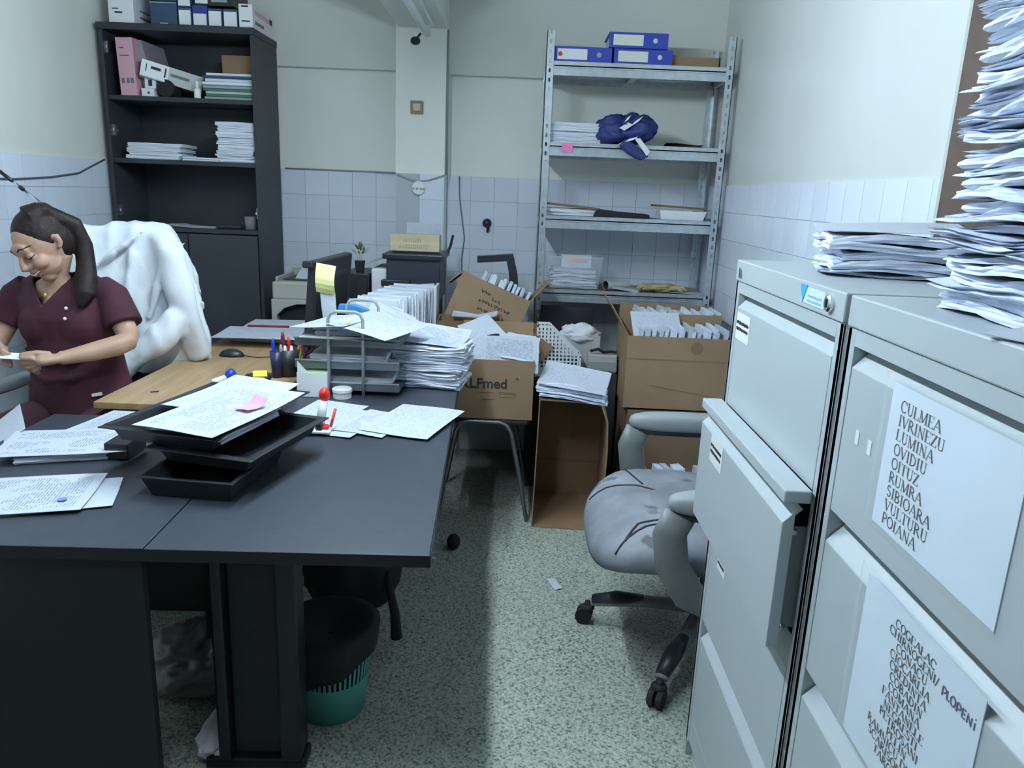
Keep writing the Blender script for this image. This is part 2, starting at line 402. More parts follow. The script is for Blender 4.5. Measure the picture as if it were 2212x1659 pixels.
# paper things -------------------------------------------------------------
def dossier_mesh(name, wd, ln, t, seed, mt, ruff=.005, wave=.004, levels=4, n=32):
    rnd = random.Random(seed); mb = MB(); per = []
    nx = int(n * wd / (2*(wd+ln))) or 1; ny = n//2 - nx
    for i in range(nx): per.append((-wd/2 + wd*i/nx, -ln/2))
    for i in range(ny): per.append((wd/2, -ln/2 + ln*i/ny))
    for i in range(nx): per.append((wd/2 - wd*i/nx, ln/2))
    for i in range(ny): per.append((-wd/2, ln/2 - ln*i/ny))
    n = len(per); ph = rnd.uniform(0, 6); rings = []
    wv = [wave*math.sin(ph + 3.3*p[0]/wd*2 + 2.1*p[1]/ln*3) + rnd.uniform(-.3, .3)*wave for p in per]
    for L_ in range(levels):
        f = L_/(levels-1); j = rnd.uniform(-ruff, ruff*.6); rg = []
        for i, p in enumerate(per):
            k = 1 + (j + rnd.uniform(-ruff, ruff)*.5)/max(wd, ln)*2
            rg.append((p[0]*k, p[1]*k, t*f + wv[i]*(.6+.4*f)))
        rings.append(rg)
    inner = lambda z, s: [(p[0]*s, p[1]*s, z) for p in per]
    mb.loft([inner(0, .5)] + rings + [inner(t, .5)])
    return mb.mesh(name, mt)
def sheet_mb(wd, ln, curl=0, nx=4, ny=6, t=.0012, seed=0, wave=.002):
    rnd = random.Random(seed); mb = MB(); top = []; ph = rnd.uniform(0, 6)
    for k in (0, 1):
        for j in range(ny+1):
            for i in range(nx+1):
                x = -wd/2 + wd*i/nx; y = -ln/2 + ln*j/ny; e = max(abs(2*x/wd), abs(2*y/ln))
                z = wave*(1+math.sin(ph+5*x/wd+3*y/ln)) + curl*(2*y/ln if curl > 0 else -2*y/ln)**2 * (1 if (y*curl > 0) else 0)
                mb.v.append(Vector((x, y, z + (t if k else 0))))
    w_ = nx+1; o2 = w_*(ny+1)
    for j in range(ny):
        for i in range(nx):
            a = j*w_+i; mb.f.append((a, a+w_, a+w_+1, a+1)); mb.f.append((o2+a, o2+a+1, o2+a+w_+1, o2+a+w_))
    bd = [i for i in range(nx)] + [j*w_+nx for j in range(ny)] + [ny*w_+nx-i for i in range(nx)] + [(ny-j)*w_ for j in range(ny)]
    for a, b in zip(bd, bd[1:]+bd[:1]): mb.f.append((a, b, o2+b, o2+a))
    return mb
def sheet(name, label, loc, rotz, mt=None, wd=.21, ln=.297, curl=0, seed=0, group=None, cat='paper', rx=0, ry=0, wave=.002):
    return solo(sheet_mb(wd, ln, curl, seed=seed, wave=wave), name, mt or M_FORM, label, cat, group, smooth=False, loc=loc, rot=(R(rx), R(ry), R(rotz)))
VAR = {}
def dossiers(kind, wd, ln, ts, mt, ruff=.005, wave=.004):
    VAR[kind] = [(dossier_mesh('dossier_'+kind, wd*random.uniform(.97,1.03), ln*random.uniform(.97,1.03), t, 100+i*7+len(kind), mt, ruff, wave), t) for i, t in enumerate(ts)]
def pile(name, label, cat, group, kind, loc, height, rotz=0, jx=.01, jy=.01, jr=3, lean=(0,0), tilt=0):
    z = 0; x, y, z0 = loc; k = 0; out = []
    while z < height:
        me, t = random.choice(VAR[kind])
        o = put(name, me, None, (x + random.uniform(-jx, jx) + lean[0]*z, y + random.uniform(-jy, jy) + lean[1]*z, z0 + z + .001),
                (R(random.uniform(-tilt, tilt)), R(random.uniform(-tilt, tilt)), R(rotz + random.uniform(-jr, jr))))
        tag(o, label, cat, group); z += t + .0012; out.append(o)
    words = ('bottom one', 'second up', 'third up', 'fourth up', 'fifth up', 'sixth up', 'seventh up', 'eighth up', 'ninth up', 'tenth up', 'eleventh up', 'twelfth up', 'thirteenth up', 'fourteenth up')
    if 1 < len(out) <= 14:
        for i, o in enumerate(out): o['label'] = label + ', ' + ('topmost' if i == len(out)-1 else words[i])
    return z0 + z

# ================================================================== THE ROOM
XL, XR, YB, YF, ZC = -2.37, 1.17, 4.88, -1.6, 2.95
struct(MB().box(XL-.1, XR+.1, YF-.1, YB+.1, -.1, 0), 'floor', M_FLOOR)
struct(MB().box(XL-.1, XR+.1, YF-.1, YB+.1, ZC, ZC+.1), 'ceiling', mat('grey_ceiling', (.55, .56, .54), .8))
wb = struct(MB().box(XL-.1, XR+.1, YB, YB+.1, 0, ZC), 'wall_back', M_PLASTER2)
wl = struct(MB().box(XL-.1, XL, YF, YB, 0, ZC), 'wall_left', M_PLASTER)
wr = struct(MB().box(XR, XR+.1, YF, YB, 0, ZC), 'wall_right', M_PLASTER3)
struct(MB().box(XL, XR, YF-.1, YF, 0, ZC), 'wall_front', mat('dark_unseen_wall', (.09, .08, .07), .7))  # unseen wall, coloured dark to cut bounced light
struct(MB().box(XL, -.745, YB-.05, YB, 2.225, ZC), 'trim_1', M_PLASTER)
struct(MB().box(-.47, XR, YB-.05, YB, 2.215, ZC), 'trim_2', M_PLASTER)
PIL = 4.70
pil = struct(MB().box(-.755, -.462, PIL, YB, 0, ZC), 'trim_3', M_PLASTER2)
struct(MB().box(-.735, -.458, YF, PIL, 2.44, ZC), 'trim_4', M_PLASTER)
# wall tiles, one by one
TP, TG, TZ = .1478, .0016, 1.632
def tiles(wall, axis, a0, a1, sgn, plane, rows, start, skip=None, zmin=0):
    base = MB(); h = (TP-TG)/2
    if axis == 'x': base.box(-h, h, -.004, .004, -h, h)
    else: base.box(-.004, .004, -h, h, -h, h)
    me = base.mesh('tile', M_TILE); gr = MB(); low = MB(); wo = wall.location
    gl = plane + sgn*.001
    if axis == 'x': gr.box(a0, a1, min(plane, gl), max(plane, gl), 0, TZ)
    else: gr.box(min(plane, gl), max(plane, gl), a0, a1, 0, TZ)
    part(gr, 'grout_bed', M_GROUT, wall)
    n = int((a1-a0)/TP)+1
    for r in range(11):
        for i in range(n):
            c = start + TP*(i+.5); 
            if c - h < a0 - .001 or c + h > a1 + .01: continue
            z = TZ - TP*(r+.5); p = (c, plane+sgn*.004, z) if axis == 'x' else (plane+sgn*.004, c, z)
            if skip and skip(c): continue
            if r < rows: put('tile', me, wall, Vector(p) - wo)
            else: low.obox(p, (2*h, .008, 2*h) if axis == 'x' else (.008, 2*h, 2*h))
    if low.v: part(low, 'lower_tiles', M_TILE, wall, kind='stuff')
tiles(wb, 'x', XL, -.757, -1, YB, 8, -.757 - TP*11)
tiles(wb, 'x', -.46, XR, -1, YB, 8, -.46)
tiles(pil, 'x', -.755, -.462, -1, PIL, 7, -.757)
tiles(wl, 'y', 2.3, YB, 1, XL, 8, YB - TP*18)
tiles(wr, 'y', 1.9, YB, -1, XR, 6, YB - TP*21)
# wall fittings
t = thing('wall_thermostat', 'small square beige wall plate in a brown frame on the pillar', 'wall plate', (-.63, PIL, 1.97))
part(MB().box(-.668, -.592, PIL-.012, PIL, 1.97, 2.045), 'frame', M_GOLD, t, bevel=.004)
part(MB().box(-.652, -.608, PIL-.02, PIL-.012, 1.987, 2.029), 'rocker', M_SWITCH, t, bevel=.003)
t = thing('wall_socket', 'round whitish wall socket high on the tiled pillar', 'socket', (-.615, PIL-.008, 1.515))
part(MB().lathe((-.615, PIL-.008, 1.55), [(.001, .0), (.042, 0), (.042, .008), (.038, .014), (.001, .014)], 20, 'y'), 'face_plate', M_WHITE, t)
for dx in (-.03, -.008, .014, .03): part(MB().obox((-.615+dx, PIL-.0235, 1.545), (.012, .003, .012)), 'socket_hole', M_GREYP, t)
solo(MB().tube([(-1.47, YB-.012, 1.636), (-.95, YB-.012, 1.636), (-.76, YB-.03, 1.635), (-.74, PIL-.012, 1.622), (-.68, PIL-.012, 1.60), (-.62, PIL-.012, 1.588), (-.55, PIL-.012, 1.598), (-.468, PIL-.012, 1.625), (-.452, PIL+.04, 1.64)], .005, 6), 'cable', M_GREYP, 'grey cable sagging across the pillar at the tile edge', 'cable', smooth=True)
solo(MB().tube([(-.452, PIL+.02, 1.64), (-.454, PIL+.02, 2.2), (-.454, PIL+.02, 2.44)], .006, 6), 'cable', M_GREYP, 'straight grey cable running up the corner of the pillar', 'cable', smooth=True)
solo(MB().tube([(-.385, YB-.014, 1.63), (-.38, YB-.014, 1.5), (-.36, YB-.014, 1.36), (-.345, YB-.014, 1.25), (-.36, YB-.014, 1.12), (-.35, YB-.014, .9)], .004, 6), 'cable', M_STEELD, 'thin grey cable dangling down the tiles right of the pillar', 'cable', smooth=True)
solo(MB().lathe((-.205, YB-.008, 1.352), [(.001, 0), (.03, 0), (.026, .02), (.016, .035), (.001, .035)], 12, 'y').tube([(-.205, YB-.03, 1.352), (-.195, YB-.05, 1.33), (-.2, YB-.02, 1.30)], .009, 6), 'pipe_stub', M_BLACK, 'small black pipe stub sticking out of the wall tiles', 'pipe', smooth=True)
solo(MB().tube([(XL+.014, 3.3, 1.52), (XL+.014, 3.6, 1.515), (XL+.014, 3.9, 1.53), (XL+.014, 4.15, 1.555), (XL+.014, 4.3, 1.60), (XL+.014, 4.42, 1.635)], .005, 6), 'cable', M_STEELD, 'dark cable swooping along the left tiled wall to the bookcase', 'cable', smooth=True)
# slim rod of a display stand rising behind the person
t = thing('telescopic_rod', 'thin silver and black rod slanting behind the seated person', 'rod', (-2.17, 3.35, 0))
A, B = Vector((-2.28, 3.40, 1.552)), Vector((-1.98, 3.30, 1.37))
for a, b, mt, nm, r in ((-.22, .23, M_BLACK, 'grip', .008), (.23, .36, M_CHROME, 'segment', .006), (.36, .42, M_BLACK, 'collar', .009), (.42, .75, M_CHROME, 'segment', .006), (.75, .95, M_BLACK, 'segment', .008)):
    part(MB().tube([A.lerp(B, a), A.lerp(B, b)], r, 8), nm, mt, t, smooth=True)
part(MB().tube([(-2.065, 3.328, 1.418), (-2.065, 3.328, .02)], .008, 8), 'stand', M_BLACK, t)
part(MB().box(-2.165, -1.965, 3.23, 3.43, 0, .02), 'stand_base', M_BLACK, t)

# ceiling lamps ---------------------------------------------------------------
def tube_lamp(label, y0, y1, lit):
    t = thing('tube_lamp', label, 'lamp', (-.55, (y0+y1)/2, 2.44))
    part(MB().box(-.60, -.52, y0, y1, 2.415, 2.44), 'housing', M_WHITE, t, bevel=.006)
    for y in (y0+.02, y1-.02): part(MB().box(-.565, -.535, y-.012, y+.012, 2.36, 2.42), 'lamp_holder', M_WHITE, t)
    m = M_WHITE
    if lit:
        m = mat('lit_tube', (1, 1, 1)); nt = m.node_tree; b = nt.nodes['Principled BSDF']
        b.inputs['Emission Color'].default_value = (*TUBE_COL, 1); b.inputs['Emission Strength'].default_value = TUBE_POWER
    part(MB().tube([(-.55, y0+.03, 2.372), (-.55, y1-.03, 2.372)], .019, 14), 'tube', m, t, smooth=True)
    return t
t = tube_lamp('unlit fluorescent tube under the beam in front of the pillar', 3.18, 4.52, False)
part(MB().ell((-.615, 4.5, 2.335), (.028, .03, .022)).tube([(-.615, 4.5, 2.34), (-.585, 4.5, 2.375)], .006, 6), 'starter', M_BLACK, t, smooth=True)
tube_lamp('lit fluorescent tube above the desks', 1.95, 3.17, True)
tube_lamp('lit fluorescent tube nearest the camera', .80, 1.60, True)

# ================================================================== BOOKCASE
BX0, BX1, BY0, BY1, BZ = -2.335, -1.485, 4.43, 4.826, 2.355
t = thing('bookcase', 'tall black bookcase with open shelves and two lower doors', 'bookcase', ((BX0+BX1)/2, 4.65, 0))
part(MB().box(BX0, BX0+.022, BY0, BY1, 0, BZ-.035), 'side_panel', M_BOOK, t, bevel=.002)
part(MB().box(BX1-.022, BX1, BY0, BY1, 0, BZ-.035), 'side_panel', M_BOOK, t, bevel=.002)
part(MB().box(BX0-.005, BX1+.003, BY0-.01, BY1, BZ-.035, BZ), 'top_panel', M_BOOK, t, bevel=.002)
part(MB().box(BX0+.022, BX1-.022, BY1-.012, BY1, 0, BZ-.035), 'back_panel', M_BOOK, t)
SHZ = (1.985, 1.648, 1.272)
for z in SHZ: part(MB().box(BX0+.022, BX1-.022, BY0+.012, BY1-.012, z-.024, z), 'shelf', M_BOOK, t, bevel=.001)
part(MB().box(BX0+.022, BX1-.022, BY0+.02, BY1-.012, .06, .085), 'shelf', M_BOOK, t)
part(MB().box(BX0+.022, BX1-.022, BY0+.04, BY0+.055, 0, .06), 'plinth', M_BOOK, t)
for x0, x1, hx in ((BX0+.024, -1.913, -1.935), (-1.907, BX1-.024, -1.885)):
    d = part(MB().box(x0, x1, BY0-.012, BY0+.006, .065, 1.243), 'door', M_DOOR, t, bevel=.002)
    part(MB().tube([(hx, BY0-.03, .78), (hx, BY0-.03, .66)], .006, 8), 'handle', M_CHROME, d, smooth=True)
for x, z in ((BX0+.022, 2.235), (BX0+.022, 1.80), (BX0+.022, 1.36), (BX1-.022, 1.37)):
    s = 1 if x < -2 else -1
    part(MB().box(min(x, x+s*.012), max(x, x+s*.012), BY0+.03, BY0+.055, z-.03, z+.03).obox((x+s*.006, BY0+.042, z), (.018, .05, .014)), 'hinge_plate', M_CHROME, t)
# on top of the bookcase
TZ0 = BZ + .001
def carton_box(name, label, x0, x1, y0, y1, z0, z1, mt, marks=(), cat='box', group=None, rotz=0):
    c = ((x0+x1)/2, (y0+y1)/2, z0); t = thing(name, label, cat, c, R(rotz), group, local=True)
    hx, hy, h = (x1-x0)/2, (y1-y0)/2, z1-z0
    part(MB().box(-hx, hx, -hy, hy, 0, h), 'carton', mt, t, bevel=.002)
    for (nm, a0, a1, b0, b1, m, face) in marks:
        q = MB()
        if face == 'f': q.box(-hx+2*hx*a0, -hx+2*hx*a1, -hy-.0012, -hy-.0002, h*b0, h*b1)
        else: q.box(hx+.0002, hx+.0012, -hy+2*hy*a0, -hy+2*hy*a1, h*b0, h*b1)
        part(q, nm, m, t)
    return t
mk = lambda *a: tuple(a)
carton_box('printer_box', 'large white box at the left end of the bookcase top', -2.272, -2.135, 4.44, 4.80, TZ0, TZ0+.24, M_WHITE,
  [mk('print', .15, .4, .28, .31, M_INKG, 'f'), mk('print', .25, .55, .2, .235, M_INK, 'f'), mk('print', .2, .5, .3, .33, M_INKG, 's'), mk('print', .2, .6, .15, .2, M_INKG, 's')])
for k in (0, 1):
    carton_box('toner_carton', ('dark teal carton on the bookcase top beside the white box', 'dark teal carton stacked on top of its twin above the bookcase')[k], -2.05, -1.905, 4.45, 4.78, TZ0+k*.121, TZ0+k*.121+.118, M_BLUED,
      [mk('print', .35, .65, .05, .09, M_GREYL, 'f'), mk('print', .0, 1, .93, .96, M_GREYL, 'f')])
def ink_box(label, x0, x1, z, mt, b1=.85, h=.092, b0=.06):
    carton_box('ink_box', label, x0, x1, 4.45, 4.72, z, z+h, mt,
      [mk('paper_label', .06, .94, b0, b1, M_WHITE, 'f')], group=None)
    o = [c for c in bpy.data.objects if c.name.startswith('ink_box')][-1]
ink_box('small dark ink box, first from the teal cartons', -1.898, -1.826, TZ0, M_BLUED)
ink_box('royal blue ink box with half a white label', -1.820, -1.740, TZ0, M_BLUEB, .6, .105)
ink_box('dark ink box, third from the teal cartons', -1.736, -1.660, TZ0, M_BLUED)
ink_box('dark ink box beside the white and pink box', -1.654, -1.575, TZ0, M_BLUED)
ink_box('dark ink box stacked beside the upper teal carton', -1.898, -1.826, TZ0+.094, M_BLUED)
carton_box('ink_box', 'long dark ink box lying across the small ink boxes', -1.815, -1.60, 4.46, 4.70, TZ0+.107, TZ0+.20, M_BLACK,
  [mk('paper_label', .05, .36, .1, .5, M_WHITE, 'f'), mk('print', .45, .85, .2, .4, M_GREYP, 'f')])
carton_box('toner_box', 'white and pink box at the right end of the bookcase top', -1.563, -1.488, 4.435, 4.80, TZ0, TZ0+.118, mat('pale_pink_card', (.72, .68, .72), .6),
  [mk('paper_label', .04, .96, .03, .97, M_WHITE, 'f'), mk('print', .2, .7, .87, .93, M_INK, 'f'), mk('print', .2, .8, .25, .3, M_INK, 'f'), mk('print', .1, .75, .6, .8, M_PINK, 's'), mk('print', .78, .9, .6, .85, M_INK, 's'), mk('print', .1, .5, .2, .35, M_INKG, 's')])
# first shelf
z1 = SHZ[0] + .001
def binder(name, label, loc, rot, sz, mt, spine, group=None, marks=True):
    """lever arch file; local x = thickness, y = depth (spine at -y), z = height"""
    a, b, c = sz; t = thing(name, label, 'binder', loc, rot=rot, group=group)
    part(MB().box(-a/2, -a/2+.004, -b/2, b/2, 0, c), 'cover', mt, t); part(MB().box(a/2-.004, a/2, -b/2, b/2, 0, c), 'cover', mt, t)
    s = part(MB().box(-a/2, a/2, -b/2-.003, -b/2+.001, 0, c), 'spine', mt, t, bevel=.001)
    part(MB().box(-a/2+.006, a/2-.006, -b/2+.03, b/2-.012, .004, c-.012), 'paper_block', M_EDGE, t)
    if marks:
        part(MB().box(-a/2+.012, a/2-.012, -b/2-.0042, -b/2-.0032, c*.42, c*.93), 'spine_label', spine, s)
        part(MB().lathe((0, -b/2-.003, c*.22), [(.007, 0), (.013, 0), (.013, .003), (.007, .003)], 16, 'y'), 'finger_ring', M_CHROME, s)
        part(MB().lathe((0, -b/2-.003, c*.22), [(.0005, 0), (.007, 0), (.007, .0012), (.0005, .0012)], 16, 'y'), 'finger_hole', M_INK, s)
    return t
b = binder('lever_arch_binder', 'pink binder standing at the left of the top shelf', (-2.20, 4.60, z1), (0, R(-2), 0), (.092, .285, .30), M_PINK, M_WHITE, marks=False)
sp_ = [c for c in b.children if c.name.startswith('spine')][0]
for u0, u1 in ((-.034, -.018), (-.006, .01), (.016, .034)): part(MB().box(u0, u1, -.1472, -.1462, .065, .092), 'print', M_INKG, sp_)
part(MB().box(-.03, -.004, -.1472, -.1462, .245, .25).box(-.03, .02, -.1472, -.1462, .205, .21), 'print', M_PURPLE, sp_)
binder('lever_arch_binder', 'grey lilac binder leaning beside the pink one', (-2.105, 4.66, z1+.012), (0, R(-14), 0), (.06, .28, .29), mat('lilac_grey', (.34, .30, .36), .6), M_WHITE, marks=False)
carton_box('ink_box', 'white ink box lying at the foot of the pink binder', -2.135, -2.065, 4.46, 4.6, z1, z1+.042, M_WHITE, [mk('print', .5, .65, .3, .6, M_INK, 'f')])
carton_box('ink_box', 'small white ink box on top of another beside pink binder', -2.118, -2.058, 4.47, 4.6, z1+.043, z1+.105, M_WHITE, [mk('print', .35, .7, .2, .75, M_INK, 'f')])
t = thing('toner_box', 'long white toner box tilted across the top shelf', 'box', (-2.0, 4.53, z1+.12), rot=(0, R(13), R(26)))
part(MB().box(-.15, .17, -.05, .05, -.05, .04), 'carton', M_GREYL, t, bevel=.002)
part(MB().box(-.149, -.01, -.0515, -.0502, -.045, .038), 'paper_label', M_WHITE, t)
part(MB().box(.0, .1, -.0515, -.0502, -.008, .008), 'print', M_INKG, t)
part(MB().box(-.125, -.12, -.053, -.0516, -.02, .02).box(-.03, -.022, -.053, -.0516, -.025, .025).box(-.1, -.05, -.053, -.0516, .0, .015), 'print', M_INK, t)
solo(MB().lathe((-2.005, 4.47, z1+.048), [(.001, 0), (.047, 0), (.047, -.11), (.001, -.11)], 20, 'y'), 'tape_roll', M_BLACKS, 'black roll lying under the tilted toner box', 'roll', smooth=False)
files = [(.014, M_GREYP), (.012, mat('green_folder', (.06, .20, .15), .5)), (.014, M_GREYL), (.012, mat('green_folder', (0,0,0))), (.016, M_GREYP), (.016, M_EDGE), (.018, M_EDGE2), (.012, M_BLUED), (.014, M_EDGE)]
z = z1; nm_ = ['grey', 'green', 'light grey', 'second green', 'thick grey', 'cream paged', 'blue paged', 'navy', 'white paged']
ordw = ['bottom', 'second', 'third', 'fourth', 'fifth', 'sixth', 'seventh', 'eighth', 'topmost']
for i, (h, m) in enumerate(files):
    solo(dossier_box := MB().box(-1.80+random.uniform(0,.03), -1.512, 4.47+random.uniform(0,.02), 4.78, z, z+h), 'file_folder', m, f'{nm_[i]} folder, {ordw[i]} in the pile on the top bookcase shelf', 'folder', 'folders piled on the top bookcase shelf', bevel=.003); z += h+.0015
carton_box('cardboard_box', 'small brown box behind the folder pile in the bookcase', -1.73, -1.52, 4.60, 4.80, z+.001, z+.11, M_CARD)
t = thing('correction_bottle', 'small white bottle in front of the folder pile', 'bottle', (-1.822, 4.46, z1))
part(MB().lathe((-1.822, 4.46, z1), [(.001, 0), (.018, 0), (.018, .045), (.009, .055), (.001, .055)], 14), 'body', M_WHITE, t, smooth=False)
part(MB().lathe((-1.822, 4.46, z1+.055), [(.001, 0), (.008, 0), (.007, .035), (.001, .04)], 12), 'cap', M_WHITE, t)
# second shelf: paper piles
z2 = SHZ[1] + .001
dossiers('a4x', .30, .215, (.012, .016, .02, .009), M_EDGE, .004, .001)
dossiers('a4', .215, .30, (.012, .016, .02, .009), M_EDGE, .004, .001)
dossiers('a4w', .215, .30, (.007, .010, .013, .016, .008, .011), M_EDGE2, .006, .004)
dossiers('a4wx', .31, .225, (.007, .010, .013, .016, .008, .011), M_EDGE2, .007, .0045)
pile('paper_bundle', 'white paper bundle in the left pile of the middle bookcase shelf', 'papers', 'left pile on the middle bookcase shelf', 'a4x', (-2.10, 4.58, z2), .085, jx=.012, jr=1.5)
pile('paper_bundle', 'thin white bundle lying alone between two paper piles in the bookcase', 'papers', 'thin bundles on the middle bookcase shelf', 'a4', (-1.832, 4.62, z2), .02, jr=2, jx=.01)
pile('paper_bundle', 'white paper bundle in the tall right pile of the middle bookcase shelf', 'papers', 'right pile on the middle bookcase shelf', 'a4', (-1.63, 4.62, z2), .21, jx=.012, jr=3)
# third shelf
z3 = SHZ[2] + .001
sheet('paper_sheet', 'pale sheet lying at the left of the low bookcase shelf', (-2.13, 4.57, z3), 75, M_FORM3, curl=.012, seed=3)
sheet('paper_sheet', 'pale sheet lying on the low bookcase shelf beside the glass', (-1.90, 4.56, z3+.002), 84, M_FORM3, curl=.01, seed=4)
t = thing('drinking_glass', 'small clear glass on the low bookcase shelf', 'glass', (-1.58, 4.52, z3))
part(MB().lathe((-1.58, 4.52, z3), [(.001, .004), (.026, .004), (.032, .075), (.034, .075), (.028, 0), (.001, 0)], 18), 'bowl', M_CLEAR, t, smooth=True)
solo(MB().obox((-1.70, 4.50, z3+.012), (.14, .03, .022), (0, 0, 12)), 'stapler', M_BLACK, 'black stapler on the low bookcase shelf', 'stapler', bevel=.006)

# ================================================================== METAL RACK
MX0, MX1, MY0, MY1 = .108, 1.128, 4.40, 4.815
t = thing('metal_rack', 'tall galvanised metal shelving rack against the back wall', 'rack', (.62, 4.6, 0))
def post(x, y, sx, sy, h):
    mb = MB(); wd, th = .042, .004; x1 = x + sx*wd; y1 = y + sy*.032
    P, hh, hw = .048, .021, .011
    xa, xb = min(x, x1), max(x, x1); xc = (xa+xb)/2; ya, yb = (y, y+sy*th); y0_, y1_ = min(ya, yb), max(ya, yb)
    n = int(h/P)
    for k in range(n):
        z = k*P
        mb.box(xa, xb, y0_, y1_, z, z+P-hh)
        mb.box(xa, xc-hw/2, y0_, y1_, z+P-hh, z+P); mb.box(xc+hw/2, xb, y0_, y1_, z+P-hh, z+P)
    mb.box(min(x, x+sx*th), max(x, x+sx*th), min(y, y1), max(y, y1), 0, n*P)
    return mb
for x, y, sx, sy in ((MX0, MY0, 1, 1), (MX1, MY0, -1, 1), (MX0, MY1, 1, -1), (MX1, MY1, -1, -1)):
    part(post(x, y, sx, sy, 2.44), 'post', M_STEEL, t)
RZ = (2.247, 1.828, 1.430, 1.010, .52)
for z in RZ:
    part(MB().box(MX0+.006, MX1-.006, MY0+.03, MY1-.03, z-.016, z-.006), 'shelf_board', M_CHIP, t)
    for y, s in ((MY0+.005, 1), (MY1-.005, -1)):
        ya = [y, y+s*.016, y+s*.008]
        q = MB()
        q.box(MX0+.03, MX1-.03, min(y, y+s*.016), max(y, y+s*.016), z-.032, z)
        q.box(MX0+.03, MX1-.03, min(y+s*.006, y+s*.016), max(y+s*.006, y+s*.016), z-.042, z-.032)
        q.box(MX0+.03, MX1-.03, min(y, y+s*.016), max(y, y+s*.016), z-.072, z-.042)
        q.box(MX0+.03, MX1-.03, min(y, y+s*.045), max(y, y+s*.045), z-.026, z-.020)
        part(q, 'beam', M_STEEL, t)
    for x in (MX0+.012, MX1-.012):
        part(MB().box(x-.008, x+.008, MY0+.03, MY1-.03, z-.06, z-.018), 'side_beam', M_STEEL, t)
    part(MB().box(.60, .64, MY0+.03, MY1-.03, z-.045, z-.017), 'cross_brace', M_STEEL, t)
# top shelf: blue binders lying flat, spine to the front
def lying_binder(label, cx, z, mtl, y=4.57):
    t = binder('lever_arch_binder', label, (cx+.318, y, z), (0, R(-90), 0), (.078, .285, .318), M_BLUE, mtl, 'blue binders lying on the rack')
    return t
zt = RZ[0] + .04
lying_binder('lower left blue binder lying on the top of the metal rack', .146, zt, M_WHITE)
lying_binder('lower right blue binder lying on the top of the metal rack', .476, zt, mat('cream_label', (.74, .74, .66), .7))
lying_binder('blue binder lying on top of two others on the metal rack', .444, zt+.080, mat('cream_label', (0,0,0)), 4.56)
c = [o for o in bpy.data.objects if o.name.startswith('spine_label')][0]
part(MB().lathe((.0, -.1472, .28), [(.001, 0), (.012, 0), (.012, .0012), (.001, .0012)], 16, 'y'), 'red_stamp', M_RED, c.parent)
t = thing('cardboard_tray', 'low brown cardboard tray with a bowed back on the rack top', 'box', (.78, 4.68, RZ[0]))
zz = RZ[0]
part(MB().prism([(.35, zz), (1.06, zz), (1.06, zz+.06), (.97, zz+.085), (.86, zz+.105), (.72, zz+.12), (.55, zz+.115), (.42, zz+.10), (.35, zz+.08)], 4.72, 4.726, 'y'), 'back_wall', M_CARD, t)
part(MB().box(.80, 1.062, 4.46, 4.466, zz, zz+.056), 'front_wall', M_CARD, t)
part(MB().box(1.056, 1.062, 4.46, 4.72, zz, zz+.06), 'side_wall', M_CARD, t); part(MB().box(.80, 1.062, 4.46, 4.72, zz, zz+.004), 'base', M_CARDI, t)
# second shelf
zz = RZ[1] + .001
pile('paper_bundle', 'grey paper bundle beside the blue cloth on the metal rack', 'papers', 'paper pile on the second rack shelf', 'a4x', (.285, 4.56, zz), .10, jr=2, jx=.006)
def crumple(c, r, seed, freq=9, amp=.25, nu=40, nv=26):
    mb = MB().ell((0,0,0), (1,1,1), nu, nv)
    for i, p in enumerate(mb.v):
        d = p.copy(); n = noise.noise(d*1.6 + Vector((seed, 0, 0))); n2 = 1 - abs(noise.noise(d*3.1 + Vector((0, seed, 0))))*2
        k = 1 + amp*n + amp*.7*(n2-.5)
        mb.v[i] = Vector((d.x*r[0]*k, d.y*r[1]*k, max(d.z*r[2]*k, -r[2]*.95)))+Vector(c)
    return mb
t = thing('crumpled_jacket', 'crumpled dark blue and white cloth hanging over the second rack shelf', 'cloth', (.57, 4.47, zz))
M_NAVY = mat('navy_cloth', (.025, .035, .17), .6, var=.3, scale=12)
part(crumple((.52, 4.52, zz+.075), (.125, .13, .085), 3.1), 'bundle', M_NAVY, t, smooth=True)
part(crumple((.63, 4.47, zz+.085), (.105, .12, .08), 7.7), 'bundle', M_NAVY, t, smooth=True)
def strip(pts, wd, th=.006): 
    mb = MB(); n = len(pts)
    for p, wv in zip(pts, [wd]*n if not isinstance(wd, list) else wd):
        p = Vector(p); mb.v += [p + Vector((-wv/2, 0, -wv*.35)), p + Vector((wv/2, 0, wv*.35)), p + Vector((wv/2, th, wv*.35)), p + Vector((-wv/2, th, -wv*.35))]
    for i in range(n-1):
        for k in range(4): mb.f.append((i*4+k, i*4+(k+1)%4, i*4+4+(k+1)%4, i*4+4+k))
    mb.f += [(0,3,2,1), tuple(4*(n-1)+k for k in range(4))]
    return mb
part(MB().prism([(.62, zz+.0), (.70, zz-.06), (.655, zz-.085), (.58, zz-.05), (.53, zz-.01), (.56, zz+.03)], 4.352, 4.392, 'y'), 'hanging_corner', M_NAVY, t, bevel=.012)
part(strip([(.55, 4.382, zz+.10), (.575, 4.355, zz+.085), (.605, 4.35, zz+.105), (.63, 4.36, zz+.135)], .045), 'white_stripe', M_WHITE, t)
part(strip([(.53, 4.375, zz+.0), (.575, 4.35, zz+.02), (.615, 4.345, zz+.03)], .028), 'white_stripe', M_WHITE, t)
part(MB().prism([(.61, zz+.03), (.64, zz+.032), (.70, zz-.035), (.683, zz-.06)], 4.345, 4.352, 'y'), 'white_stripe', M_WHITE, t)
part(strip([(.575, 4.365, zz+.145), (.56, 4.36, zz+.12)], .02), 'white_stripe', M_WHITE, t)
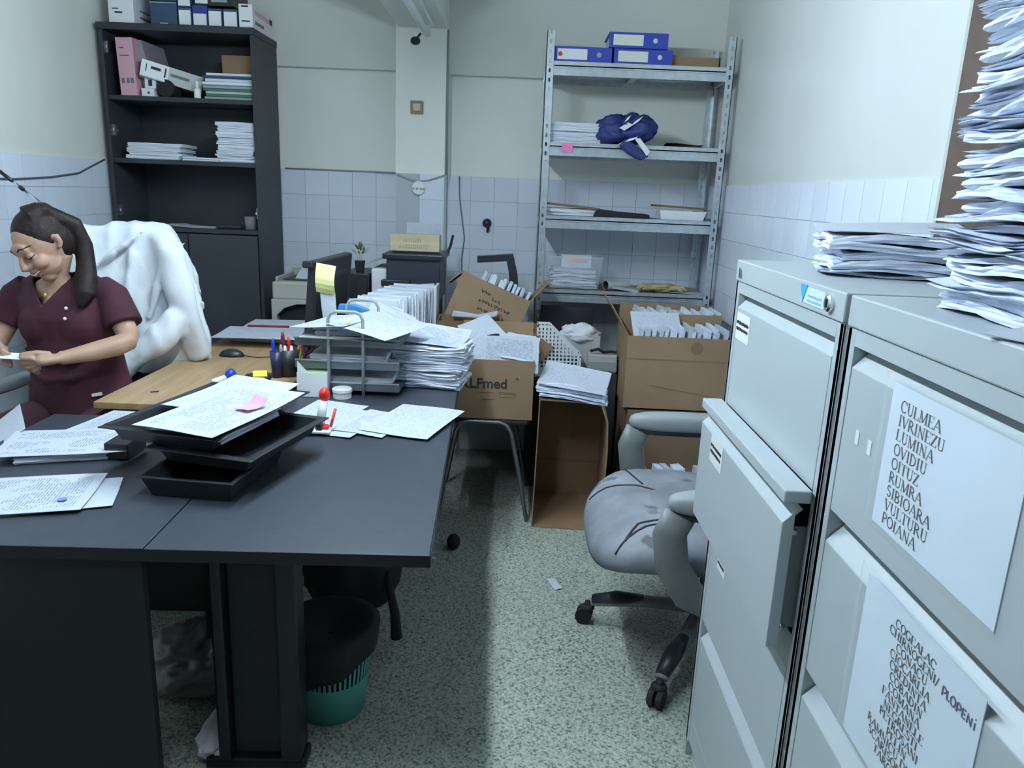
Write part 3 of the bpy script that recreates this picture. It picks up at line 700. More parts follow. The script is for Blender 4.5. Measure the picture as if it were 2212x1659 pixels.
sheet('cardboard_sheet', 'flat brown cardboard sheet at the right of the second rack shelf', (.96, 4.60, zz), 8, M_CARD, .28, .3, seed=5, cat='cardboard', wave=.004)
sheet('cardboard_sheet', 'grey brown cardboard lying on the other sheet, second rack shelf', (.93, 4.58, zz+.012), -6, M_CARDD, .22, .28, seed=6, cat='cardboard', wave=.005)
solo(MB().box(.218, .278, MY0+.0005, MY0+.003, 1.775, 1.822), 'sticky_note', M_HOTP, 'bright pink note stuck to the rack beam', 'note')
# third shelf
zz = RZ[2] + .001
pile('paper_bundle', 'brown edged folder at the left of the third rack shelf', 'folder', 'folders at the left of the third rack shelf', 'a4x', (.29, 4.57, zz), .028, jr=6, jx=.01)
solo(MB().obox((.30, 4.56, zz+.052), (.30, .22, .012), (0, 4, 5)), 'file_folder', M_CARDD, 'brown folder on top of the left pile, third rack shelf', 'folder', bevel=.002)
solo(MB().prism([(.42, zz), (.75, zz), (.74, zz+.022), (.6, zz+.028), (.47, zz+.04), (.44, zz+.04)], 4.45, 4.70, 'y'), 'file_folder', M_BLACKS, 'black folder in the middle of the third rack shelf', 'folder', bevel=.002)
t = thing('document_tray', 'white document tray with papers on the third rack shelf', 'tray', (.93, 4.55, zz))
part(MB().prism([(.81, zz), (1.05, zz), (1.065, zz+.05), (.80, zz+.05)], 4.44, 4.446, 'y'), 'front_wall', M_WHITE, t)
part(MB().box(.81, 1.05, 4.446, 4.72, zz, zz+.005), 'base', M_WHITE, t); part(MB().box(1.045, 1.06, 4.446, 4.72, zz+.005, zz+.05), 'side_wall', M_BLACK, t)
part(MB().box(.82, 1.04, 4.46, 4.70, zz+.006, zz+.045), 'papers', M_EDGE, t); part(MB().obox((.92, 4.57, zz+.07), (.25, .24, .012), (0, 2, 6)), 'folder', M_CARDD, t)
# fourth shelf
zz = RZ[3] + .001
t = thing('storage_box', 'clear plastic storage box of papers on the lowest open rack shelf', 'box', (.33, 4.57, zz))
def openbox(x0, x1, y0, y1, z0, z1, th=.004, fl=.02):
    """tapered tub: wider at the rim"""
    return MB().loft([[(x0+fl, y0+fl, z0), (x1-fl, y0+fl, z0), (x1-fl, y1-fl, z0), (x0+fl, y1-fl, z0)],
                      [(x0, y0, z1), (x1, y0, z1), (x1, y1, z1), (x0, y1, z1)],
                      [(x0+th, y0+th, z1), (x1-th, y0+th, z1), (x1-th, y1-th, z1), (x0+th, y1-th, z1)],
                      [(x0+fl+th, y0+fl+th, z0+th), (x1-fl-th, y0+fl+th, z0+th), (x1-fl-th, y1-fl-th, z0+th), (x0+fl+th, y1-fl-th, z0+th)]])
part(openbox(.165, .495, 4.425, 4.73, zz, zz+.185), 'tub', M_CLEAR, t)
part(MB().tube([(.165, 4.425, zz+.185), (.495, 4.425, zz+.185), (.495, 4.73, zz+.185), (.165, 4.73, zz+.185), (.165, 4.425, zz+.185)], .006, 6), 'rim', M_CLEAR, t)
part(MB().box(.28, .40, 4.417, 4.424, zz+.165, zz+.18), 'handle', mat('orange_clip', (.75, .45, .35), .5), t)
k = 0; z = zz+.006
while z < zz+.10:
    me, tt = random.choice(VAR['a4wx']); o = put('paper_bundle', me, None, (.33+random.uniform(-.008,.008), 4.585, z), (0, R(random.uniform(-1,1)), R(random.uniform(-2,2)))); z += tt+.001
    o.scale = (.85, 1, 1); tag(o, 'bluish paper bundle inside the clear plastic box', 'papers', 'papers in the clear storage box')
sheet('paper_sheet', 'folded white sheet standing in the clear plastic box', (.35, 4.58, zz+.125), 0, M_PAPER, .18, .13, seed=9, rx=70)
t = thing('rolled_magazine', 'rolled magazine lying beside the clear plastic box', 'magazine', (.58, 4.52, zz))
part(MB().tube([(.52, 4.46, zz+.028), (.66, 4.56, zz+.022)], .026, 14, caps=False), 'cover', M_GREYL, t, smooth=True)
part(MB().tube([(.521, 4.461, zz+.028), (.658, 4.558, zz+.022)], .022, 14, caps=False), 'pages', M_INK, t, smooth=True)
part(MB().obox((.65, 4.48, zz+.012), (.16, .10, .016), (0, 5, -20)), 'cover_flap', M_GREYP, t)
t = thing('work_glove', 'crumpled yellowish glove on the lowest open rack shelf', 'glove', (.86, 4.50, zz))
M_OCH = mat('ochre_cloth', (.42, .36, .17), .8, var=.2, scale=15)
part(crumple((.85, 4.5, zz+.022), (.10, .06, .026), 2.2, amp=.35), 'palm', M_OCH, t, smooth=True)
for a, l in ((160, .10), (140, .12), (-10, .10), (-35, .09)):
    part(MB().tube([(.85+.05*math.cos(R(a)), 4.49+.03*math.sin(R(a)), zz+.02), (.85+(l+.02)*math.cos(R(a)), 4.47+l*.4*math.sin(R(a)), zz+.03), (.85+(l+.05)*math.cos(R(a)), 4.46+l*.6*math.sin(R(a)), zz+.014)], [.016, .014, .009], 8), 'finger', M_OCH, t, smooth=True)
sheet('paper_sheet', 'light blue sheet at the right end of the lowest open rack shelf', (1.0, 4.47, zz), 80, mat('pale_blue_paper', (.45, .56, .68), .7), .12, .2, seed=12)

# ================================================================== DESKS
def desk_panel_top(t, w_, l_, z, m=M_DESK):
    tp = part(MB().box(0, w_, 0, l_, z-.028, z), 'tabletop', m, t, bevel=.002)
    return tp
# right dark desk
DR = thing('office_desk', 'dark grey desk with a metal leg column nearest the aisle', 'desk', (-.815, 1.545, 0), R(2.2), local=True)
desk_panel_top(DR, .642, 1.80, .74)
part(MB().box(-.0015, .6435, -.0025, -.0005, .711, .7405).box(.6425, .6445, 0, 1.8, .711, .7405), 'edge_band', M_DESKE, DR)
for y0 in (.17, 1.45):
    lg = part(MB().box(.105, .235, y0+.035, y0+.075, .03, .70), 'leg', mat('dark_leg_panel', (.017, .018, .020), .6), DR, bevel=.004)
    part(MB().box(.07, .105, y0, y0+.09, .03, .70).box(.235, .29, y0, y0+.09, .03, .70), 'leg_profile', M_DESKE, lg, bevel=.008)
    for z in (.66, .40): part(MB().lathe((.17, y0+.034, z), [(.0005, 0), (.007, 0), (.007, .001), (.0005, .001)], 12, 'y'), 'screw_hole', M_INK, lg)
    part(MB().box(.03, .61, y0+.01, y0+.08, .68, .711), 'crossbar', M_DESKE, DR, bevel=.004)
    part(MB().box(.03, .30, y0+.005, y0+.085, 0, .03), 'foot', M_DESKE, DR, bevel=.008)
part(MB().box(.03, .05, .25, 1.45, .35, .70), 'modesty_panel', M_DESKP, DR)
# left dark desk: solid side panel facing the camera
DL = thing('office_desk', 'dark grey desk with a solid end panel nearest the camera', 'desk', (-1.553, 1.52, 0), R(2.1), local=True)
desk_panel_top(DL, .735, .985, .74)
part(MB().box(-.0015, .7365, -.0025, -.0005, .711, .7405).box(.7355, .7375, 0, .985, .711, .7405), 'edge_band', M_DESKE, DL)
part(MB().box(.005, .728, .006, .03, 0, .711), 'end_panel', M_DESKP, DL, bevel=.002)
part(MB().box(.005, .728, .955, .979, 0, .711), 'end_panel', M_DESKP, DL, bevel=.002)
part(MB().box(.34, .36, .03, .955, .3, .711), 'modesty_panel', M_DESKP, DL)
# wood desk
DW = thing('wooden_desk', 'light wood desk where the seated person works', 'desk', (-1.50, 2.60, 0), 0)
part(MB().box(-1.505, -.897, 2.60, 4.12, .735, .76), 'tabletop', M_WOOD, DW, bevel=.002)
part(MB().box(-1.45, -.91, 2.63, 2.65, .69, .735), 'apron', M_WOOD, DW)
part(MB().box(-1.45, -.91, 2.65, 2.675, 0, .69), 'end_panel', M_WOOD, DW)
part(MB().box(-1.45, -.91, 4.07, 4.095, 0, .735), 'end_panel', M_WOOD, DW)
part(MB().box(-1.0, -.98, 2.675, 4.07, .35, .735), 'modesty_panel', M_WOOD, DW)
part(MB().tube([(-1.37, 2.75, .7602), (-1.345, 2.765, .7606)], .004, 6), 'scratch', M_INK, DW, label='dark gouge in the tabletop')
# rear dark desks carrying files and printers
D3 = thing('office_desk', 'rear dark desk carrying the long row of standing files', 'desk', (-.855, 3.36, 0), R(2.2), local=True)
desk_panel_top(D3, .455, .80, .74)
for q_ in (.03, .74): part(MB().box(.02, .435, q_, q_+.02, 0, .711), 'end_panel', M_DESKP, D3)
D4 = thing('printer_table', 'low dark table along the back wall under the printers', 'table', (-.9, 4.45, 0), 0)
part(MB().box(-1.46, -.40, 4.185, 4.665, .735, .76), 'tabletop', M_DESK, D4, bevel=.002)
for x in (-1.44, -.44): part(MB().box(x, x+.022, 4.2, 4.65, 0, .735), 'side_panel', M_DESKP, D4)
D5 = thing('side_table', 'pale side table under the tilted cardboard boxes', 'table', (-.15, 4.2, 0), 0)
part(MB().box(-.385, .10, 3.92, 4.45, .60, .622), 'tabletop', M_GREYL, D5, bevel=.002)
part(MB().box(-.38, .095, 4.43, 4.448, 0, .60), 'back_panel', M_WHITE, D5)
for x in (-.38, .075): part(MB().box(x, x+.02, 4.0, 4.43, .45, .60), 'side_panel', M_WHITE, D5)

# ================================================================== FILING CABINETS
FX = .54
def filing_cabinet(label, y0, y1, opened=None):
    t = thing('filing_cabinet', label, 'filing cabinet', (.85, (y0+y1)/2, 0))
    X1 = 1.155; st = .028
    c = MB()
    c.box(FX, X1, y0, y0+.012, .0, 1.41); c.box(FX, X1, y1-.012, y1, .0, 1.41)
    c.box(X1-.012, X1, y0+.012, y1-.012, 0, 1.41); c.box(FX+.02, X1-.012, y0+.012, y1-.012, 0, .06)
    part(c, 'carcass', M_CAB, t)
    part(MB().box(FX-.004, X1+.002, y0-.001, y1+.001, 1.362, 1.412), 'top_cover', M_CAB, t, bevel=.003)
    for ya, yb in ((y0, y0+st), (y1-st, y1)): part(MB().box(FX, FX+.03, ya, yb, .05, 1.361), 'front_stile', M_CAB, t, bevel=.001)
    part(MB().box(FX+.06, FX+.065, y0+.012, y1-.012, .06, 1.36), 'gap_shade_sheet', M_CABD, t)  # dark sheet added as the shade seen through the drawer gaps
    tops = [1.334, 1.034, .729, .424]
    part(MB().box(FX, FX+.03, y0+st, y1-st, 1.334, 1.361), 'front_rail', M_CAB, t)
    part(MB().box(FX+.001, FX+.04, y0+st, y1-st, .06, .13), 'plinth', M_CAB, t)
    dr = []
    for i, zt in enumerate(tops):
        zb = (tops[i+1] + .022) if i < 3 else .135
        dx = opened.get(i, 0) if opened else 0
        x = FX - dx; a, b = y0+st+.003, y1-st-.003
        if dx: a, b = y0+.012, y1-.012
        q = MB().prism([(x, zb), (x+.022, zb), (x+.022, zt-.02), (x+.034, zt-.008), (x+.030, zt-.003), (x, zt-.034)], a, b, 'y')
        # prism along y: polygon is (x, z)
        d = part(q, 'drawer_front', M_CAB, t, bevel=.0015)
        if dx:
            part(MB().box(x+.022, x+.35, a+.02, a+.023, zb+.03, zt-.05).box(x+.022, x+.35, b-.023, b-.02, zb+.03, zt-.05).box(x+.022, x+.35, a+.023, b-.023, zb+.03, zb+.035), 'drawer_box', M_GREYP, d)
            part(MB().box(x-.004, x+.045, a-.004, b+.004, zt+.004, zt+.028), 'handle_rail', M_CAB, d, bevel=.003)
            for zq in (zb+.03, zt-.06): part(MB().lathe((x+.03, a+.019, zq), [(.0005, 0), (.008, 0), (.005, .004), (.0005, .004)], 12, 'y'), 'rivet', M_CHROME, d)
        dr.append(d)
    return t, dr
C1, dr1 = filing_cabinet('pale grey filing cabinet with its second drawer slightly open', 1.234, 1.869, {1: .052})
C2, dr2 = filing_cabinet('pale grey filing cabinet with list sheets, nearest the camera', .58, 1.214)
part(MB().box(FX+.003, FX+.5, 1.2145, 1.2338, 0, 1.36), 'gap_filler', mat('gap_shade_grey', (.14, .155, .165), .6), C1)  # filler added in the gap, dark grey painted as the shaded cabinet side
def plate(d, name, x, y0, y1, z0, z1, mt, th=.0008): return part(MB().box(x-th, x, y0, y1, z0, z1), name, mt, d)
def scribble_lines(d, x, y0, y1, z0, z1, rows=2, mt=M_INK, seed=0):
    rnd = random.Random(seed); q = MB(); hh = (z1-z0)/(rows*1.7)
    for r in range(rows):
        y = y1; zc = z1 - (r+.6)*(z1-z0)/rows
        while y > y0 + .004:
            l = rnd.uniform(.002, .006); q.box(x-.0006, x, max(y-l, y0), y, zc-hh*rnd.uniform(.25,.5), zc+hh*rnd.uniform(.25,.5)); y -= l + rnd.uniform(.0008, .002)
    part(q, 'lettering', mt, d)
for i, (yy, zz) in enumerate(((1.778, 1.258), (1.70, .968), (1.727, .668))):
    x = FX - (.052 if i == 1 else 0) - .0002
    w_ = .105 if i < 2 else .07
    l = plate(dr1[i], 'paper_label', x, yy-w_/2, yy+w_/2, zz-.032+(.008 if i == 2 else 0), zz+.032-(.008 if i == 2 else 0), M_WHITE)
    scribble_lines(l, x-.0009, yy-w_/2+.006, yy+w_/2-.004, zz-.012, zz+.018, 2, seed=i)
tc_ = [c for c in C1.children if c.name.startswith('top_cover')][0]
l = plate(tc_, 'maker_sticker', FX-.0042, 1.315, 1.425, 1.372, 1.402, mat('pale_blue_sticker', (.62, .74, .82), .5))
part(MB().prism([(1.432, 1.405), (1.398, 1.405), (1.415, 1.372)], FX-.0062, FX-.0052, 'x'), 'blue_triangle', mat('sticker_blue', (.05, .42, .72), .4), l)
scribble_lines(l, FX-.0052, 1.325, 1.392, 1.375, 1.392, 2, mat('pale_print', (.38, .58, .72), .5), 4)
k = part(MB().lathe((FX-.004, 1.288, 1.387), [(.0005, 0), (.015, 0), (.015, -.006), (.011, -.009), (.0005, -.009)], 18, 'x'), 'lock', M_CHROME, tc_, smooth=False)
part(MB().box(FX-.0146, FX-.0132, 1.286, 1.290, 1.38, 1.394), 'keyhole', M_INK, k)
part(MB().prism([(1.838, 1.372), (1.838, 1.395), (1.826, 1.39), (1.818, 1.372)], FX-.007, FX-.0042, 'x'), 'latch_tab', M_STEELD, tc_)
# list sheets in clear sleeves
def list_sheet(d, yc, zc, w_, h_, lines, size, lead, y_left, top, label, centre=False, k=1., hand=None, rot=0, zrange=None):
    x = FX - .0006
    s = part(MB().box(x-.001, x, yc-w_/2, yc+w_/2, zc-h_/2, zc+h_/2), 'list_sheet', mat('list_paper', (.70, .78, .88), .65, var=.03, scale=10), d, label=label)
    q = MB(); z = top
    for ln in lines:
        qs, wd = serif(ln, size, k); u0 = -wd/2 if centre else 0
        for quad in qs:
            o = len(q.v); q.v += [Vector((x-.0014, y_left - (p.x+u0), z + p.y)) for p in quad]; q.f.append((o, o+1, o+2, o+3))
        z -= lead
    part(q, 'lettering', M_INK, s)
    if hand:
        hq = MB(); hx, hz, pts = hand
        for pl in pts: hq.tube([(x-.0012, hx-u, hz+v+(u*.02)) for u, v in pl], .0012, 5)
        part(hq, 'handwriting', mat('pen_ink', (.03, .04, .12), .6), s)
    slv = part(MB().box(x-.0042, x-.0034, yc-w_/2-.006, yc+w_/2+.018, zc-h_/2-.006, zc+h_/2+.012), 'plastic_sleeve', M_PLAST, d, label='clear plastic sleeve')
    part(MB().tube([(x-.004, yc+w_/2+.016, zc-h_/2), (x-.004, yc+w_/2+.016, zc+h_/2+.01)], .0016, 6).tube([(x-.004, yc+w_/2+.016, zc+h_/2+.011), (x-.004, yc-w_/2-.004, zc+h_/2+.011)], .0018, 6), 'sleeve_seam', M_PLAST, slv)
    return s
list_sheet(dr2[0], .892, 1.207, .297, .21, ['CULMEA','IVRINEZU','LUMINA','OVIDIU','OITUZ','RUMRA','SIBIOARA','VULTURU','POIANA'], .0160, .0207, 1.012, 1.277, 'white list sheet on the top drawer', k=1.05)
hp = [[(0,-.001),(0,.011)], arc(.001,.0075,.0065,.0038,90,-90,8), [(.010,.011),(.010,0),(.015,0)], arc(.0225,.0055,.005,.006,0,360,12), [(.031,-.001),(.031,.011)], arc(.032,.0075,.0065,.0038,90,-90,8),
      [(.048,.011),(.042,.011),(.042,0),(.048,0)], [(.042,.0055),(.047,.0055)], [(.052,0),(.052,.011),(.060,0),(.060,.011)], [(.066,.009),(.066,0)], [(.066,.0135),(.0665,.014)]]
list_sheet(dr2[1], .876, .893, .292, .265, ['COGEALAC','CHIRNOGENI/','CONACU','CIOCARLIA','CREDINTA','COBADIN','COMANA','FANTANELE','NEGRESTI','PETROSANI','PELIN','RAMNICU DE JOS','SCARISOREANU','TARGUSOR'], .0122, .0153, .878, .994, 'white list sheet on the second drawer', True, 1.35, (.806, .978, hp))
for yy, zz in ((1.128, 1.20), (1.085, 1.198)): part(MB().box(FX-.0009, FX-.0002, yy-.006, yy+.006, zz-.011, zz+.011), 'sticker_residue', M_WHITE, dr2[0])
# third sheet on the lowest visible drawer
part(MB().box(FX-.0016, FX-.0006, .72, 1.02, .43, .64), 'list_sheet', mat('list_paper', (0,0,0)), dr2[2])
# papers on the cabinets
dossiers('tall', .31, .235, (.007, .009, .012, .015, .006, .010, .013, .008), M_EDGE2, .009, .0055)
for i in range(3):
    me, tt = VAR['tall'][i]
zt = pile('paper_dossier', 'ruffled paper dossier in the tall pile nearest the camera', 'papers', 'tall paper pile on the near filing cabinet', 'tall', (.765, .985, 1.413), .56, jx=.012, jy=.012, jr=5, tilt=1.2)
sheet('paper_sheet', 'white sheet sticking out from under the tall paper pile', (.66, .83, 1.414), 30, M_PAPER, .22, .16, seed=21)
zt = pile('paper_dossier', 'grey paper dossier in the low pile on the far filing cabinet', 'papers', 'low paper pile on the far filing cabinet', 'tall', (.80, 1.60, 1.413), .075, rotz=-12, jx=.014, jy=.01, jr=5, tilt=1)
zt = pile('paper_dossier', 'frayed dossier in the pile corner above the cabinet sticker', 'papers', 'frayed papers on the far filing cabinet', 'a4w', (.70, 1.66, 1.413), .0, rotz=20)
sheet('paper_sheet', 'loose white sheet on top of the low pile, far filing cabinet', (.79, 1.63, 1.500), -14, M_PAPER, .30, .23, curl=.012, seed=23, ry=-2)
# brown board on the right wall behind the tall pile
t = thing('brown_board', 'tall dark brown board against the wall behind the tall paper pile', 'board', (1.14, 1.7, 1.413))
part(MB().box(1.125, 1.150, 1.25, 2.10, 1.413, 2.75), 'panel', M_BROWN, t)
part(MB().box(1.123, 1.152, 2.10, 2.115, 1.413, 2.75), 'edge_strip', M_GREYL, t)

# ================================================================== THINGS ON THE DESKS
DZ = .7412; WZ = .7612
# left desk papers
sheet('paper_sheet', 'printed form lying under the others by the wooden desk', (-1.33, 2.40, DZ), -8, M_FORM, seed=31)
pile('paper_bundle', 'bundle under the printed forms at the left desk rear', 'papers', 'bundle under the forms on the left desk', 'a4', (-1.30, 2.16, DZ), .016, rotz=-72, jr=0, jx=0, jy=0)
sheet('paper_sheet', 'large printed form with blue stamp on the left desk, farther one', (-1.33, 2.155, DZ+.024), -74, M_FORM2, .25, .36, curl=.004, seed=32)
sheet('paper_sheet', 'white sheet peeking out under the near stamped form', (-1.17, 1.80, DZ), -70, M_PAPER, .20, .30, seed=33)
sheet('paper_sheet', 'large printed form with blue stamp on the left desk, nearer one', (-1.26, 1.79, DZ+.006), -76, M_FORM2, .25, .37, seed=34)
solo(MB().box(-1.19, -1.12, 2.085, 2.20, DZ, DZ+.05), 'staple_box', M_BLACK, 'small black box between the stamped forms and the trays', 'box', bevel=.004)
M_STAMP = mat('blue_stamp_ink', (.20, .24, .60), .7)
for o in [o for o in bpy.data.objects if str(o.get('label', '')).startswith('large printed form with blue stamp')]:
    put('ink_stamp', MB().lathe((.055, .125, .0062), [(.001, 0), (.011, 0), (.011, .0006), (.001, .0006)], 16).mesh('ink_stamp', M_STAMP), o)
sheet('paper_sheet', 'grey sheet leaning at the left edge of the left desk', (-1.66, 2.30, .72), 35, M_PAPER, .2, .3, seed=35, ry=-35)
# stacked black trays
def tray(label, loc, rotz, w_, l_, h, parent_mt=M_BLACK, lip=.022):
    t = thing('document_tray', label, 'tray', loc, R(rotz), local=True, group='black trays stacked on the desks')
    part(MB().box(-w_/2+.02, w_/2-.02, -l_/2+.02, l_/2-.02, 0, .004), 'base', parent_mt, t)
    for s, nm in ((1, 'side_wall'), (-1, 'side_wall')):
        x = s*w_/2
        part(MB().loft([[(s*(w_/2-.02), -l_/2+.02, 0), (s*(w_/2-.02), l_/2-.02, 0), (s*(w_/2-.017), l_/2-.02, 0), (s*(w_/2-.017), -l_/2+.02, 0)],
                        [(x-s*.003, -l_/2, h), (x-s*.003, l_/2, h), (x, l_/2, h), (x, -l_/2, h)]]), nm, parent_mt, t)
        part(MB().box(min(x, x+s*lip), max(x, x+s*lip), -l_/2, l_/2, h-.004, h), 'rim', parent_mt, t, bevel=.0015)
    for s in (1, -1):
        y = s*l_/2; hh = h if s > 0 else h*.97
        part(MB().loft([[(-w_/2+.02, s*(l_/2-.02), 0), (w_/2-.02, s*(l_/2-.02), 0), (w_/2-.02, s*(l_/2-.017), 0), (-w_/2+.02, s*(l_/2-.017), 0)],
                        [(-w_/2, y-s*.003, hh), (w_/2, y-s*.003, hh), (w_/2, y, hh), (-w_/2, y, hh)]]), 'end_wall', parent_mt, t)
        part(MB().box(-w_/2-lip, w_/2+lip, min(y, y+s*lip), max(y, y+s*lip), hh-.004, hh), 'rim', parent_mt, t, bevel=.0015)
    return t
tray('bottom black document tray standing across the two desks', (-.815, 1.985, DZ), -6, .25, .34, .060, lip=.008)
tray('middle black document tray of the desk stack', (-.775, 2.08, DZ+.062), -14, .28, .38, .045)
tray('top black document tray holding printed forms', (-.885, 2.15, DZ+.109), -12, .31, .48, .045)
pile('paper_bundle', 'printed bundle lying in the top black tray', 'papers', 'papers in the top black tray', 'a4', (-.855, 2.10, DZ+.114), .035, rotz=-15, jr=2, jx=.004, jy=.02)
sheet('paper_sheet', 'upper printed form at the back of the top black tray', (-.865, 2.26, DZ+.160), -17, M_FORM3, .25, .34, curl=.012, seed=41)
sheet('paper_sheet', 'printed form carrying the pink note in the top black tray', (-.825, 2.08, DZ+.166), -17, M_FORM2, .255, .43, curl=.012, seed=42)
solo(sheet_mb(.055, .076, .022, seed=4), 'sticky_note', M_PINKN, 'curled pale pink note on the tray papers', 'note', loc=(-.755, 2.10, DZ+.174), rot=(0, 0, R(-30)))
# white papers on the right desk
sheet('paper_sheet', 'white form beside the note box on the right desk', (-.68, 2.63, DZ), -14, M_FORM3, seed=51)
sheet('paper_sheet', 'white form under the red stamp on the right desk', (-.585, 2.53, DZ+.002), -17, M_FORM3, seed=52)
sheet('paper_sheet', 'small printed form between two others on the right desk', (-.475, 2.53, DZ+.004), -18, M_FORM, .19, .27, seed=53)
sheet('paper_sheet', 'large printed form near the aisle edge of the right desk', (-.345, 2.57, DZ+.006), -16, M_FORM3, .25, .36, seed=54)
# marker-like stamp with red cap
t = thing('self_inking_stamp', 'white stamp with round red cap on the right desk', 'stamp', (-.635, 2.40, DZ))
part(MB().box(-.69, -.60, 2.372, 2.40, DZ+.009, DZ+.016), 'base_plate', M_WHITE, t, bevel=.002)
part(MB().box(-.655, -.612, 2.40, 2.43, DZ+.009, DZ+.028), 'red_foot', M_RED, t, bevel=.006)
part(MB().box(-.648, -.628, 2.385, 2.41, DZ+.012, DZ+.04), 'clip', M_BLACK, t, bevel=.003)
part(MB().tube([(-.640, 2.415, DZ+.03), (-.632, 2.435, DZ+.105)], .0155, 14), 'barrel', M_WHITE, t, smooth=True)
part(MB().ell((-.630, 2.442, DZ+.125), (.019, .019, .025)), 'red_cap', M_RED, t, smooth=True)
part(MB().tube([(-.606, 2.42, DZ+.02), (-.596, 2.45, DZ+.075)], .005, 8), 'red_arm', M_RED, t, smooth=True)
# round tin
t = thing('round_tin', 'flat round white tin with red ring beside the note box', 'tin', (-.668, 2.86, DZ))
part(MB().lathe((-.668, 2.86, DZ), [(.001, 0), (.036, 0), (.036, .022), (.001, .022)], 28), 'base', M_WHITE, t)
part(MB().lathe((-.668, 2.86, DZ+.024), [(.001, 0), (.0385, 0), (.0385, .012), (.034, .015), (.001, .015)], 28), 'lid', M_WHITE, t)
part(MB().lathe((-.668, 2.86, DZ+.0225), [(.001, 0), (.039, 0), (.039, .002), (.001, .002)], 28), 'red_ring', M_RED, t)
# note box
t = thing('note_box', 'white open box of green note paper on the right desk', 'box', (-.785, 2.89, DZ), R(4))
part(MB().box(-.058, .058, -.045, -.042, 0, .098).box(-.058, -.055, -.042, .045, 0, .098).box(.055, .058, -.042, .045, 0, .098).box(-.058, .058, .042, .045, 0, .098).box(-.055, .055, -.042, .042, 0, .003), 'tray_walls', M_WHITE, t, bevel=.001)
part(MB().box(-.050, .050, -.038, .038, .004, .093), 'note_block', M_GREEN, t, bevel=.001)
part(MB().prism([(-.058, .098), (-.058, .140), (-.02, .098)], -.03, -.027, 'y'), 'raised_flap', M_WHITE, t)
# pen holder
t = thing('pen_holder', 'black mesh pen cup full of pens by the wooden desk edge', 'pen cup', (-.95, 3.10, WZ))
part(MB().lathe((-.95, 3.10, WZ), [(.001, .003), (.040, .003), (.050, .115), (.052, .115), (.043, 0), (.001, 0)], 24), 'cup', M_BLACK, t, smooth=True)
part(MB().lathe((-.985, 3.06, WZ), [(.001, .003), (.018, .003), (.026, .11), (.028, .11), (.021, 0), (.001, 0)], 16), 'side_cup', mat('navy_plastic', (.02, .02, .07), .4), t, smooth=True)
pens = [('blue pen', M_CAPB, (-.99, 3.055), (-.995, 3.05), .165), ('dark red pencil', mat('dark_red', (.22, .02, .03), .4), (-.955, 3.09), (-.962, 3.075), .19), ('red marker', M_RED, (-.94, 3.10), (-.945, 3.10), .165),
        ('orange marker', M_ORANGE, (-.93, 3.11), (-.90, 3.11), .165), ('yellow highlighter', mat('lime', (.55, .75, .05), .4), (-.925, 3.10), (-.885, 3.10), .15), ('black pen', M_BLACK, (-.96, 3.12), (-.985, 3.13), .15),
        ('white pen', M_WHITE, (-.945, 3.075), (-.95, 3.062), .135), ('second white pen', M_WHITE, (-.93, 3.08), (-.925, 3.068), .135), ('clear ballpoint', M_GREYP, (-.955, 3.07), (-.965, 3.055), .14)]
for nm, m, a, b_, h in pens:
    o = solo(MB().tube([(a[0], a[1], WZ+.006), (b_[0], b_[1], WZ+h-.02), (b_[0], b_[1], WZ+h)], [.005, .008, .004], 8), 'pen', m, f'{nm} standing in the pen cup', 'pen', 'pens in the cup', smooth=True)
t = thing('scissors', 'purple handled scissors leaning in the pen cup', 'scissors', (-.90, 3.12, WZ+.02))
for c_ in ((-.873, 3.115, WZ+.115), (-.868, 3.118, WZ+.068)):
    pts = [(c_[0]+.012+.022*math.cos(a*math.pi/8), c_[1]-.03, c_[2]+.012+.024*math.sin(a*math.pi/8)) for a in range(17)]
    part(MB().tube(pts, .008, 8), 'handle', M_PURPLE, t, smooth=True)
part(MB().obox((-.915, 3.118, WZ+.07), (.05, .003, .012), (0, 30, 0)), 'blade', M_CHROME, t)
# mouse with cable
t = thing('computer_mouse', 'black computer mouse on the wooden desk', 'mouse', (-1.31, 3.42, WZ))
me = MB().ell((-1.31, 3.42, WZ), (.058, .034, .034), 20, 12); me.v = [Vector((p.x, p.y, max(p.z, WZ))) for p in me.v]
part(me, 'body', M_BLACK, t, smooth=True)
part(MB().tube([(-1.255, 3.41, WZ+.006), (-1.18, 3.39, WZ+.004), (-1.08, 3.44, WZ+.004), (-.98, 3.52, WZ+.004)], .0022, 6), 'cable', M_BLACK, t, smooth=True)
# glue stick with blue cap
t = thing('glue_stick', 'white glue stick with blue cap behind the tray papers', 'glue', (-1.16, 2.93, WZ))
part(MB().tube([(-1.185, 2.88, WZ+.014), (-1.155, 2.93, WZ+.020)], .013, 12), 'tube', M_WHITE, t, smooth=True)
part(MB().ell((-1.140, 2.955, WZ+.028), (.022, .022, .026)), 'blue_cap', M_CAPB, t, smooth=True)
# round pin dish with yellow notes
t = thing('pin_dish', 'round black dish with yellow notes in front of the pen cup', 'dish', (-1.03, 2.96, WZ))
part(MB().lathe((-1.03, 2.96, WZ), [(.001, .004), (.042, .004), (.050, .030), (.053, .030), (.046, 0), (.001, 0)], 24), 'dish', M_BLACK, t, smooth=True)
part(MB().obox((-1.025, 2.965, WZ+.032), (.055, .05, .01), (14, 0, 20)), 'yellow_notes', M_YELB, t)
part(MB().ell((-1.02, 2.915, WZ+.02), (.048, .012, .012)), 'paper_roll', M_WHITE, t, smooth=True)
